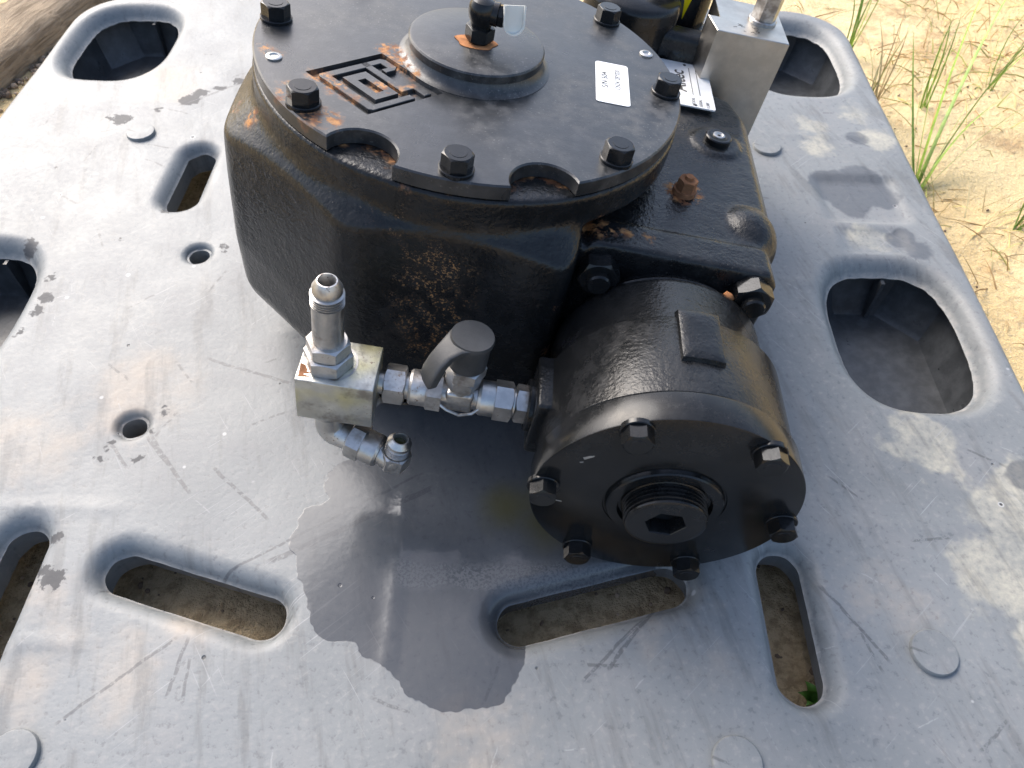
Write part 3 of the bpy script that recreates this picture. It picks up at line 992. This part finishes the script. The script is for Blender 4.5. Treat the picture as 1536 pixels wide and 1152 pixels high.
# --- hexagon bolts: one mesh for the head, one for the washer
def bolt_meshes(a=.0102, h=.0112, wr=.0130, wh=.0028, wm='boltp'):
    mb = MB(); mb.hexa(a, wh - .0002, wh + h, I4, False, True)
    mb.lathe([(a * .62, wh + h - .0002), (a * .60, wh + h + .0003), (a * .2, wh + h + .0003), (.0002, wh + h + .0003)], I4, 24)
    head = mb.build('bolt', M[wm], gear, 20)
    mb = MB(); mb.lathe([(.004, -.0012), (wr, -.0012), (wr, wh - .0006), (wr - .0006, wh), (.004, wh)], I4, 40)
    wash = mb.build('washer', M[wm], head, 35)
    return head, wash
bh, bw = bolt_meshes()
first = [True]
def bolt(loc, zdir, roll):
    if first[0]:
        h = bh; first[0] = False
    else:
        h = bh.copy(); COL.objects.link(h); h.parent = gear
        w_ = bw.copy(); COL.objects.link(w_); w_.parent = h
    z = Vector(zdir).normalized()
    q = z.to_track_quat('Z', 'Y').to_matrix().to_4x4()
    h.matrix_local = Matrix.Translation(loc) @ q @ Matrix.Rotation(roll, 4, 'Z')
    return h
for k in range(8):
    a = R(-179.3 + 45 * k)
    bolt((.1667 * math.cos(a), .1667 * math.sin(a), 0), (0, 0, 1), [.3, .05, .2, .75, .4, .9, .2, .6][k])

# --- vent elbow with hanging white cap on the boss
vent = MB()
vc = (.001, -.0075)
vent.lathe([(.0085, .0165), (.0085, .020)], Zf(*vc, 0), 24)
vent.hexa(.0105, .0195, .0305, Zf(*vc, 0))
vent.lathe([(.0085, .030), (.0088, .033), (.0108, .037), (.0118, .042), (.0112, .047), (.009, .0505), (.004, .0525), (.0003, .0527)], Zf(*vc, 0), 32)
fv = frame((vc[0], vc[1], .042), (1, -.12, 0))
vent.lathe([(.0085, .004), (.0092, .013), (.0080, .0135)], fv, 28)
vent.hexa(.0078, .0132, .0185, fv)
vent_o = vent.build('vent_elbow', M['boltp'], gear, 35)
mb = MB()
tg = frame((vc[0] + .0255, vc[1] - .006, .040), (.25, -1, .25), (1, 0, .1))
def ushape(w, hgt, n=14):
    p = [(-w, hgt), (-w, 0)]
    for k in range(1, n): p.append((-w * math.cos(pi * k / n), -w * math.sin(pi * k / n)))
    return p + [(w, 0), (w, hgt)]
ou = ushape(.0088, .013); inn = ushape(.0068, .001)
mb.prism(ou, -.0006, .0006, tg)
n_ = len(ou); o = len(mb.V)
for ring, z in ((ou, .0003), (ou, .004), (ushape(.0076, .013), .004), (ushape(.0076, .013), .0003)):
    mb.V += [tuple(tg @ Vector((x, y, z))) for x, y in ring]
for i in range(3):
    for j in range(n_ - 1): mb.F.append((o + i * n_ + j, o + i * n_ + j + 1, o + (i + 1) * n_ + j + 1, o + (i + 1) * n_ + j))
cap_o = mb.build('dust_cap', M['wplast'], vent_o, 35)
cap_o['label'] = 'white plastic dust cap'
mb = MB()
npt = 26
mb.prism([(vc[0] - .002 + (.0165 + .002 * math.sin(3 * t_) + .001 * math.sin(7 * t_)) * math.cos(t_), vc[1] - .003 + (.0125 + .0015 * math.sin(2 * t_ + 1)) * math.sin(t_)) for t_ in [2 * pi * q / npt for q in range(npt)]], .0168, .0176)
mb.build('rust_ring', M['rust_o'], vent_o, 35)

# --- stickers and plates (text as flat print)
def text(name, s, size, o, parent, mat, xdir=(0, 1, 0), zdir=(0, 0, 1), ext=.00005, bold=0.0, sx=1.0):
    cu = bpy.data.curves.new(name, 'FONT'); cu.body = s; cu.size = size; cu.extrude = ext; cu.offset = bold; cu.resolution_u = 3
    ob = bpy.data.objects.new('tmp', cu); COL.objects.link(ob)
    dg = bpy.context.evaluated_depsgraph_get(); dg.update()
    me = bpy.data.meshes.new_from_object(ob.evaluated_get(dg))
    bpy.data.objects.remove(ob); bpy.data.curves.remove(cu)
    me.transform(frame(o, zdir, xdir) @ Matrix.Diagonal((sx, 1, 1, 1)))
    me.materials.clear()
    return link(name, me, mat, parent, None)
def rpoly(x0, x1, y0, y1, r, n=5):
    out = []
    for cx, cy, s in ((x1 - r, y0 + r, -pi / 2), (x1 - r, y1 - r, 0), (x0 + r, y1 - r, pi / 2), (x0 + r, y0 + r, pi)):
        for k in range(n + 1): out.append((cx + r * math.cos(s + pi / 2 * k / n), cy + r * math.sin(s + pi / 2 * k / n)))
    return out
mb = MB(); mb.prism(rpoly(.1045, .1340, -.0345, .0350, .003), .0002, .0006)
st = mb.build('serial_sticker', M['white'], gear, 30); st['label'] = 'white serial number sticker on the cover'
text('print', 'S/N 504', .0078, (.1150, -.010, .00065), st, M['ink'], bold=.00008, sx=1.05)
text('print', 'CN24128Y020', .0066, (.1262, -.010, .00065), st, M['ink'], bold=.00003, sx=.86)
NPZ = -.052
mb = MB(); mb.prism(rpoly(.170, .2430, .090, .180, .003), NPZ - .0015, NPZ)
npl = mb.build('name_plate', M['name'], gear, 30); npl['label'] = 'silver name plate beside the cover'
text('print', 'Altec', .021, (.2150, .117, NPZ + .0001), npl, M['ink'], bold=.0003)
for x in (.2215, .2290):
    mb = MB(); mb.box((x, .142, NPZ + .0001), (.0007, .056, .0002)); mb.build('rule_line', M['ink'], npl, None)
for x, s in ((.2222, 'MODEL'), (.2297, 'SERIAL'), (.2370, 'LUBE')):
    text('print', s, .0048, (x, .092, NPZ + .0001), npl, M['ink'])
for x, y in ((.222, .0935), (.2175, .175)):
    mb = MB(); mb.lathe([(.0017, -.001), (.0017, .0004), (.0006, .0008)], Zf(x, y, NPZ), 14); mb.build('plate_pin', M['ink'], npl, 40)
# a packer under the plate so that it is carried by the casting
mb = MB(); mb.prism(rpoly(.175, .240, .093, .177, .003), -.064, NPZ - .0015); mb.build('plate_seat', M['cast'], gear, 30)

# --- level plug, rusty bolt
mb = MB()
mb.lathe([(.0128, -.056), (.0128, -.0495), (.0118, -.0485), (.0062, -.0483), (.0058, -.0485)], Zf(.2386, .0374, 0), 36)
lp = mb.build('level_plug', M['boltp'], gear, 35)
mb = MB(); mb.lathe([(.0060, -.0490), (.0058, -.0478), (.0052, -.0476), (.0040, -.0476), (.0034, -.0484), (.0002, -.0486)], Zf(.2386, .0374, 0), 6 * 4)
mb.build('socket', M['zinc'], lp, 35)
mb = MB(); mb.lathe([(.0105, -.060), (.0105, -.0535)], Zf(.1986, -.0542, 0), 28); mb.hexa(.0078, -.0545, -.0435, Zf(.1986, -.0542, 0)); mb.lathe([(.004, -.0440), (.0038, -.0405), (.0008, -.0403)], Zf(.1986, -.0542, 0), 20)
rb = mb.build('rusty_bolt', M['rust'], gear, 30); rb['label'] = 'rusty brown hexagon bolt'

# --- motor / brake on the flange
MF = frame((MX, 0, MZ), (0, -1, 0), (1, 0, 0))      # z' = distance towards the viewer
mb = MB()
mb.lathe([(.076, .150), (.076, .158), (.0795, .1595), (.0815, .163), (.0795, .1665), (.0775, .168), (.084, .1685), (.0865, .171), (.0880, .176), (.0885, .215), (.0905, .2195), (.0950, .2215), (.0970, .2245), (.0972, .2945), (.0955, .2965), (.0940, .2972), (.0900, .2973)], MF, 128)
motor = mb.build('motor_body', M['motor'], gear, 40)
mb = MB()
mb.lathe([(.060, .2966), (.0982, .2966), (.0994, .2972), (.0998, .2982), (.0998, .3202), (.0995, .3211), (.0988, .3214), (.0455, .3214), (.0450, .3205), (.0440, .3205), (.0436, .3214), (.0430, .3242), (.0420, .3252), (.0350, .3254), (.0344, .3240), (.0336, .3214), (.0330, .3214)], MF, 128)
capp = mb.build('end_plate', M['plate'], gear, 30)
mb = MB()
pr = [(.0318, .320), (.0318, .3235)]
z = .3235
for q in range(4):
    pr += [(.0307, z + .0006), (.0307, z + .0014), (.0284, z + .0024), (.0284, z + .0030)]; z += .0034
pr += [(.0300, z + .0005), (.0296, z + .0018), (.0284, z + .0025), (.0262, z + .0027)]
ztop = z + .0027
mb.lathe(pr, MF, 72, True, False)
n = 72
def hexr(t, a):
    u = (t % (pi / 3)) - pi / 6
    return a / math.cos(u)
ts = [2 * pi * k / n for k in range(n)]
rr = [[(.0262, t, ztop) for t in ts], [(.0205, t, ztop - .0002) for t in ts], [(hexr(t, .0132) + .0004, t, ztop - .0004) for t in ts], [(hexr(t, .0130), t, ztop - .0016) for t in ts], [(hexr(t, .0128), t, ztop - .013) for t in ts], [(.0004, t, ztop - .016) for t in ts]]
mb.rings([[MF @ Vector((r * math.cos(t), r * math.sin(t), z_)) for r, t, z_ in g] for g in rr], True, False, True)
mb.build('threaded_plug', M['plate'], capp, 30)
for pts_ in ([(-.0905, -.0150), (-.0740, -.0165), (-.0735, -.0175), (-.0900, -.0166)], [(-.0715, .0415), (-.0675, .0445), (-.0640, .0455), (-.0645, .0440), (-.0700, .0395)],
             [(-.0725, .0360), (-.0700, .0368), (-.0698, .0361), (-.0722, .0350)]):
    mb = MB(); mb.prism(pts_, .3213, .3216, MF); mb.build('paint_chip', M['chip'], capp, None)
for k in range(6):
    a = R(60 * k - 1)
    p = MF @ Vector((.0915 * math.cos(a), .0915 * math.sin(a), .3212))
    bolt(p, (0, -1, 0), [.1, .45, .25, .7, .35, .55][k]).scale = (.93, .93, .93)
# rectangular cast pad on top of the motor
mb = MB()
def padpt(a, y, r): return MF @ Vector((r * math.sin(a), r * math.cos(a), y))
na, ny_ = 14, 8
A0, A1, Y0, Y1 = -.155, .165, .2185, .2665
def padring(ins, r):
    out = []
    a0, a1, y0, y1 = A0 + ins / .1, A1 - ins / .1, Y0 + ins, Y1 - ins
    for i in range(na): out.append(padpt(a0 + (a1 - a0) * i / na, y0, r))
    for i in range(ny_): out.append(padpt(a1, y0 + (y1 - y0) * i / ny_, r))
    for i in range(na): out.append(padpt(a1 - (a1 - a0) * i / na, y1, r))
    for i in range(ny_): out.append(padpt(a0, y1 - (y1 - y0) * i / ny_, r))
    return out
mb.rings([padring(-.0012, .095), padring(0, .0985), padring(.0006, .1003), padring(.002, .1009), padring(.008, .1010), padring(.0145, .1011)], True, True, True)
mb.build('cast_pad', M['motor'], motor, 40)
# port lug on the left side of the motor
TY, TZ = -.2485, -.146
mb = MB(); mb.box((.0985, -.247, TZ), (.022, .052, .060), I4, .003); mb.lathe([(.021, .0), (.021, .004), (.0195, .0055)], frame((.0885, TY, TZ), (-1, 0, 0)), 36)
mb.build('port_lug', M['motor'], motor, 35)
# studs with nuts on the flange
nut0 = None
for sx, sz in ((-.0665, .071), (.060, .0735), (-.0665, -.0655), (.060, -.0655)):
    if nut0 is None:
        mb = MB(); mb.hexa(.0150, .0010, .0165, I4, True, True); mb.lathe([(.0155, -.002), (.0155, .0010), (.013, .0012)], I4, 36)
        nut0 = mb.build('nut', M['boltp'], gear, 20)
        mb = MB(); mb.lathe([(.0095, .014), (.0095, .0215), (.0083, .0232), (.0003, .0233)], I4, 28)
        std0 = mb.build('stud', M['boltp'], nut0, 35); ob = nut0
    else:
        ob = nut0.copy(); COL.objects.link(ob); ob.parent = gear
        s2 = std0.copy(); COL.objects.link(s2); s2.parent = ob
    ob.matrix_local = MF @ Matrix.Translation((sx, sz if False else -sz, .1535)) @ Matrix.Rotation(.35 + sx * 3, 4, 'Z') if False else MF @ Matrix.Translation((sx, sz, .1535)) @ Matrix.Rotation(.35 + sx * 3, 4, 'Z')
# clod of rust beside the right nut
mb = MB(); pebble(mb, MF @ Vector((.0400, .0745, .166)), .0062); pebble(mb, MF @ Vector((.037, .071, .165)), .004)
mb.build('rust_clod', M['rust_o'], gear, 180)

# --- hydraulic fittings on the left of the motor
XF = lambda x: frame((x, TY, TZ), (-1, 0, 0), (0, 0, 1))    # z' runs to the left
fit = MB()
fx = XF(.088)
fit.hexa(.0135, .0, .014, fx, True, True)
fit.lathe([(.012, .013), (.012, .0155)], fx, 32)
swn = MB(); swn.hexa(.0142, .0155, .030, fx, True, False); swn.lathe([(.0135, .029), (.0142, .031), (.0142, .041), (.0125, .0435), (.010, .044)], fx, 40)
tee = MB()
tee.lathe([(.0105, .042), (.0105, .0475), (.012, .048)], fx, 28)
tee.box((0, 0, .0575), (.021, .021, .022), fx, .003)
tee.lathe([(.0105, .066), (.0105, .072)], fx, 28)
tz = frame((.088 - .0575, TY, TZ), (.03, .03, 1), (1, 0, 0))
tee.lathe([(.0105, .005), (.0105, .016)], tz, 28)
tee.hexa(.0120, .013, .023, tz)
tee.hexa(.0138, .0245, .036, tz)
tee.lathe([(.0105, .022), (.0105, .046)], tz, 28)
# wire clip in front of the tee
tee.tube([(.088 - .040, TY - .012, TZ + .002), (.088 - .046, TY - .0145, TZ - .004), (.088 - .056, TY - .0155, TZ - .007), (.088 - .066, TY - .0145, TZ - .004), (.088 - .072, TY - .0125, TZ - .001)], .0013, 8)
tee_o = tee.build('tee_fitting', M['zinc'], gear, 30)
swn2 = MB(); swn2.hexa(.0142, .0715, .084, fx, False, True); swn2.lathe([(.0142, .083), (.0142, .095), (.0128, .097), (.0100, .0975)], fx, 40)
conn = MB(); conn.lathe([(.0105, .097), (.0105, .1005)], fx, 28); conn.hexa(.0138, .0998, .1165, fx, True, True); conn.lathe([(.0095, .116), (.0095, .121)], fx, 28)
adap = fit.build('port_adapter', M['zinc'], gear, 30)
swn.build('swivel_nut', M['zinc'], tee_o, 30)
swn2.build('swivel_nut', M['zinc'], tee_o, 30)
conn.build('block_adapter', M['zinc'], gear, 30)
# rubber cap with strap on the tee
rc = MB()
rc.lathe([(.0140, .036), (.0148, .0372), (.0150, .058), (.0162, .0605), (.0166, .0635), (.0158, .0655), (.008, .0658), (.0003, .0658)], tz, 40)
ctop = tz @ Vector((0, 0, .0632))
path = [(.007, .004, -.0002), (0, 0, 0), (-.006, -.0045, .0), (-.012, -.0095, -.0012), (-.0175, -.0145, -.0050), (-.022, -.0185, -.0115), (-.025, -.0212, -.0195), (-.0268, -.0228, -.0270), (-.0272, -.0232, -.0310)]
pp = [ctop + Vector(p) for p in path]
hw = [.0130, .0166, .0142, .0108, .0090, .0088, .0092, .0088, .0060]; th = [.0022, .0026, .0026, .0026, .0030, .0036, .0040, .0038, .0024]
rr = []
for i, p in enumerate(pp):
    t_ = (pp[min(i + 1, len(pp) - 1)] - pp[max(0, i - 1)]).normalized()
    s_ = Vector((.5, -.86, .0)); s_ = (s_ - t_ * s_.dot(t_)).normalized(); u_ = t_.cross(s_)
    rr.append([p + s_ * hw[i] * math.copysign(abs(math.cos(a)) ** .45, math.cos(a)) + u_ * th[i] * math.copysign(abs(math.sin(a)) ** .35, math.sin(a)) for a in [2 * pi * q / 20 for q in range(20)]])
rc.rings(rr)
rco = rc.build('rubber_cap', M['rubber'], tee_o, 32); rco['label'] = 'black rubber dust cap with strap'
# relief block
BX0, BX1, BY0, BY1, BZ0, BZ1 = -.0895, -.0325, -.279, -.2345, -.166, -.1215
mb = MB(); mb.box(((BX0 + BX1) / 2, (BY0 + BY1) / 2, (BZ0 + BZ1) / 2), (BX1 - BX0, BY1 - BY0, BZ1 - BZ0), I4, .0008)
blk = mb.build('relief_block', M['zinc_y'], gear, 30)
mb = MB(); mb.lathe([(.0192, -.0005), (.0192, .0003), (.0175, .0003), (.0174, -.0005)], Zf(-.067, -.2568, BZ1), 40, False, False); mb.build('seal_mark', M['zinc'], blk, 40)
mb = MB(); mb.prism([(BX0 + .002 + .009 * abs(math.sin(q * 1.7)) * (q > 0), BY0 + .003 + .0016 * q) for q in range(8)] + [(BX0 + .001, BY0 + .016)], BZ1 - .0001, BZ1 + .0002) ; mb.build('rust_stain', M['rust'], blk, 30)
# upright hose end
UX = Zf(-.0690, -.2585, BZ1)
mb = MB()
mb.hexa(.0158, .0, .0135, UX); mb.hexa(.0140, .0135, .0255, UX)
mb.lathe([(.0112, .025), (.0112, .061), (.0117, .0615), (.0117, .0625)] + [q for k in range(4) for q in ((.0104, .0628 + .0022 * k), (.0104, .0634 + .0022 * k), (.0117, .0640 + .0022 * k), (.0117, .0646 + .0022 * k))] +
         [(.0098, .072), (.0104, .0730), (.0104, .0765), (.0070, .0825), (.0062, .0827), (.0058, .0815), (.0055, .05)], UX, 48, True, True)
mb.build('hose_fitting', M['zinc'], gear, 30)
mb = MB(); mb.lathe([(.0054, .068), (.0001, .0681)], UX, 24, False, True); mb.build('bore', M['bore'], gear, 40)
# elbow below the block with upward end
ex, ey = -.0690, -.2585
mb = MB()
DF = frame((ex, ey, BZ0), (0, 0, -1), (1, 0, 0))
mb.lathe([(.0155, -.001), (.0160, .001), (.0160, .008), (.0150, .010), (.0125, .0105)], DF, 36)
mb.lathe([(.0118, .010), (.0118, .020)], DF, 28)
p0 = Vector((ex, ey, BZ0 - .014)); c0 = Vector((ex, ey, BZ0 - .036))
dirE = Vector((.052, -.016, -.006)).normalized()
arc = [p0, p0.lerp(c0, .5)]
for q in range(1, 6):
    s_ = q / 6
    a_ = c0 + Vector((0, 0, .010)); b_ = c0 + dirE * .010
    arc.append((a_ * (1 - s_) + c0 * s_) * (1 - s_) + (c0 * (1 - s_) + b_ * s_) * s_)
arc += [c0 + dirE * .012, c0 + dirE * .020]
mb.tube(arc, [.0118, .0122, .0124, .0126, .0126, .0126, .0124, .0118, .0112], 28)
elb = mb.build('elbow_fitting', M['zinc'], gear, 35)
EF = frame(c0, dirE, (0, 0, 1))
mb = MB(); mb.hexa(.0138, .0185, .031, EF, True, False); mb.lathe([(.0132, .030), (.0138, .032), (.0138, .044), (.0125, .046), (.0100, .0465)], EF, 40)
mb.build('swivel_nut', M['zinc'], elb, 30)
c1 = c0 + dirE * .0575
mb = MB()
mb.lathe([(.0100, .045), (.0100, .050)], EF, 28)
mb.tube([c0 + dirE * .049, c0 + dirE * .054, c1 + Vector((.001, 0, .001)), c1 + Vector((.002, 0, .005)), c1 + Vector((.002, 0, .009))], [.0108, .0118, .0122, .0120, .0112], 24)
E2 = frame(c1 + Vector((.002, 0, .006)), (.12, .05, 1), (1, 0, 0))
mb.hexa(.0112, -.012, .004, E2, True, True)
mb.lathe([(.0090, .0035), (.0090, .0050)] + [q for k in range(4) for q in ((.0100, .0052 + .0020 * k), (.0100, .0060 + .0020 * k), (.0092, .0064 + .0020 * k), (.0092, .0070 + .0020 * k))] +
         [(.0088, .0135), (.0098, .0142), (.0098, .0170), (.0066, .0215), (.0056, .0216), (.0052, .0205), (.0050, .004)], E2, 44, True, True)
mb.build('flare_end', M['zinc'], elb, 30)
mb = MB(); mb.lathe([(.0051, .0165), (.0001, .0166)], E2, 24, False, True); mb.build('oil_film', M['oil'], elb, 40)

# --- aluminium manifold block behind on the right
A0x, A1x, Ay0, Ay1, Az0, Az1 = .232, .308, .152, .235, -.115, .000
mb = MB()
mb.prism([(A0x + .0, Ay0), (A1x, Ay0), (A1x, Ay1), (A0x + .006, Ay1), (A0x + .006, Ay0 + .033), (A0x - .006, Ay0 + .033)], Az0, Az1, I4, .0006)
al = mb.build('manifold_block', M['alu'], gear, 30); al['label'] = 'machined aluminium manifold block'
mb = MB(); fa = Zf(.285, .194, Az1)
mb.lathe([(.0145, -.001), (.0150, .0005), (.0150, .003), (.0138, .004), (.012, .0042)], fa, 36); mb.hexa(.0118, .0035, .03, fa)
mb.build('cartridge_valve', M['zinc'], al, 30)
mb = MB(); mb.lathe([(.0075, -.001), (.0075, .008), (.0060, .0095), (.0003, .0096)], frame((A1x, .19, -.045), (1, 0, 0)), 28); mb.build('port_plug', M['wplast'], al, 35)
# stamped scratches on the block top
for q in range(14):
    mb = MB(); x_, y_ = random.uniform(.252, .280), random.uniform(.160, .176)
    mb.box((0, 0, 0), (random.uniform(.003, .007), .0004, .0001), Matrix.Translation((x_, y_, Az1 + .00015)) @ Matrix.Rotation(random.uniform(0, 3), 4, 'Z'))
    mb.build('stamp_mark', M['ink'], al, None)
# rear hydraulic motor with a yellow warning triangle, domed rear flange
mb = MB(); mb.lathe([(.034, -.16), (.034, .045), (.031, .05), (.0003, .0505)], Zf(.2100, .268, 0), 64)
rm_ = mb.build('rear_motor', M['plate'], gear, 35)
yv = []
for (u_, z_) in ((-.34, .040), (.34, .040), (0, -.0225)):
    yv.append((u_, z_))
mb = MB(); rr = []
for i in range(9):
    s_ = i / 8; z_ = .040 + (-.030 - .040) * s_; hwid = .36 * (1 - s_)
    rr.append([(.2100 + .0343 * math.sin(u_), .268 - .0343 * math.cos(u_), z_) for u_ in [hwid * (q / 4 - 1) + .05 for q in range(9)]])
mb.rings(rr, False, False, False)
yl = mb.build('warning_label', M['yellow'], rm_, 60, fix=False); yl['label'] = 'yellow triangular warning label'
mb = MB(); mb.lathe([(.052, -.16), (.052, -.012), (.0505, -.008), (.047, -.005), (.02, -.002), (.0003, -.0015)], Zf(.152, .222, 0), 64)
mb.build('rear_flange', M['plate'], gear, 35)

# ------------------------------------------------------------------ vegetation
def blade(mb, base, tip, w, bend, n=8):
    b, t_ = Vector(base), Vector(tip)
    ax = (t_ - b); s_ = ax.cross(Vector((random.uniform(-1, 1), random.uniform(-1, 1), .2))).normalized()
    up_ = Vector(bend); L_ = []; rr_ = []
    for i in range(n + 1):
        u = i / n
        p = b + ax * u + up_ * (4 * u * (1 - u))
        ww = w * (1 - u ** 2.2) + .0001
        kz = s_.cross(ax).normalized() * ww * .35
        rr_.append([p - s_ * ww, p + kz, p + s_ * ww])
    mb.rings(rr_, False, False, False)
def tuft(name, x, y, n, h, spread, w, lab, mat='green', lean=(0, 0), group='grass tufts on the sand'):
    mb = MB(); z = gz(x, y) - .004
    for i in range(n):
        a = random.uniform(0, 2 * pi); rr_ = random.uniform(.2, 1) * spread; hh = h * random.uniform(.55, 1.05)
        tip = (x + lean[0] + rr_ * math.cos(a), y + lean[1] + rr_ * math.sin(a), z + hh)
        blade(mb, (x + random.uniform(-.008, .008), y + random.uniform(-.008, .008), z), tip, w * random.uniform(.6, 1.1), (random.uniform(-.01, .01), random.uniform(-.01, .01), .012))
    o = mb.build(name, M[mat], None, 60, fix=False)
    label(o, lab, 'grass', group)
    return o
# main tuft beside the pallet: blades fan out towards the upper right
mb = MB()
for bx, by, tx, ty, tzz, w_ in ((.588, .928, .70, 1.19, .10, .0042), (.592, .93, .77, 1.23, .09, .003), (.594, .925, .78, 1.13, .045, .0034), (.590, .92, .72, 1.04, -.02, .002), (.586, .92, .625, 1.11, .06, .0026),
                                (.595, .92, .67, .98, .0, .0026), (.59, .93, .575, 1.10, .05, .0018), (.60, .925, .83, 1.08, -.02, .0016), (.60, .93, .80, 1.20, .0, .0014), (.585, .94, .66, 1.25, .06, .0014)):
    blade(mb, (bx, by, gz(bx, by) - .003), (tx, ty, tzz), w_, (-.01, 0, .02))
label(mb.build('grass_tuft', M['green'], None, 60, fix=False), 'tall bright green grass blades growing against the pallet edge', 'grass', 'grass tufts on the sand')
mb = MB()
for bx, by, tx, ty, tzz, w_ in ((.700, .840, .81, .93, .02, .0032), (.705, .835, .85, .97, -.0, .0022), (.703, .838, .83, .88, -.02, .0026), (.705, .835, .75, .94, .0, .0016), (.697, .835, .79, 1.01, .03, .0014)):
    blade(mb, (bx, by, gz(bx, by) - .003), (tx, ty, tzz), w_, (-.005, 0, .015))
label(mb.build('grass_tuft', M['green'], None, 60, fix=False), 'slanting green grass blades on open sand near the pallet side recess', 'grass', 'grass tufts on the sand')
tuft('grass_tuft', .66, 1.13, 8, .16, .05, .0014, 'thin bright green stems standing behind the tall blades', lean=(.02, .06))
tuft('grass_tuft', .80, 1.20, 7, .14, .07, .0012, 'loose green stems out on the sand beyond the tall blades', lean=(.03, .05))
tuft('grass_tuft', .56, 1.10, 12, .17, .05, .0013, 'sparse yellowish grass stems close behind the aluminium block', 'straw', lean=(.02, .05))
tuft('grass_tuft', .575, 1.29, 9, .16, .05, .0016, 'thin olive grass stems behind the pallet corner pocket', lean=(.01, .03))
tuft('grass_tuft', .83, .66, 7, .06, .06, .004, 'low broad green weed beside the middle leg pocket edge', lean=(.0, .0))
# dry grass and litter, nobody could count it
mb = MB()
for i in range(9000):
    if random.random() < .8:
        x, y = random.uniform(.53, 1.5), random.uniform(.3, 2.3)
    else:
        x, y = random.uniform(-1.5, -.72), random.uniform(.6, 2.3)
    dens = .5 + .5 * math.sin(x * 9 + 2 * math.sin(y * 7)) * math.cos(y * 8 + x * 3)
    if random.random() > dens ** 1.3 * (1.0 if x > 0 else .25): continue
    z = gz(x, y); a = random.uniform(0, 2 * pi); L_ = random.uniform(.015, .075)
    upz = random.choice((.002, .004, .01, .02, .04)) * random.uniform(.5, 1.4)
    blade(mb, (x, y, z), (x + L_ * math.cos(a), y + L_ * math.sin(a), z + upz), random.uniform(.0004, .0012), (0, 0, random.uniform(0, .01)), 3)
dg_ = mb.build('dry_grass', M['straw'], None, 60, fix=False)
dg_['kind'] = 'stuff'; dg_['label'] = 'dry straw coloured grass and litter on the sand'; dg_['category'] = 'dry grass'
# small weed under the long slot
mb = MB()
for i in range(7):
    a = i * .9 + .3
    blade(mb, (.262, .188, gz(.262, .188)), (.262 + .017 * math.cos(a), .190 + .013 * math.sin(a), gz(.262, .188) + .012), .006, (0, 0, .008), 6)
label(mb.build('weed', M['leaf'], None, 60, fix=False), 'small bright green weed seen through the slot below the motor', 'weed')
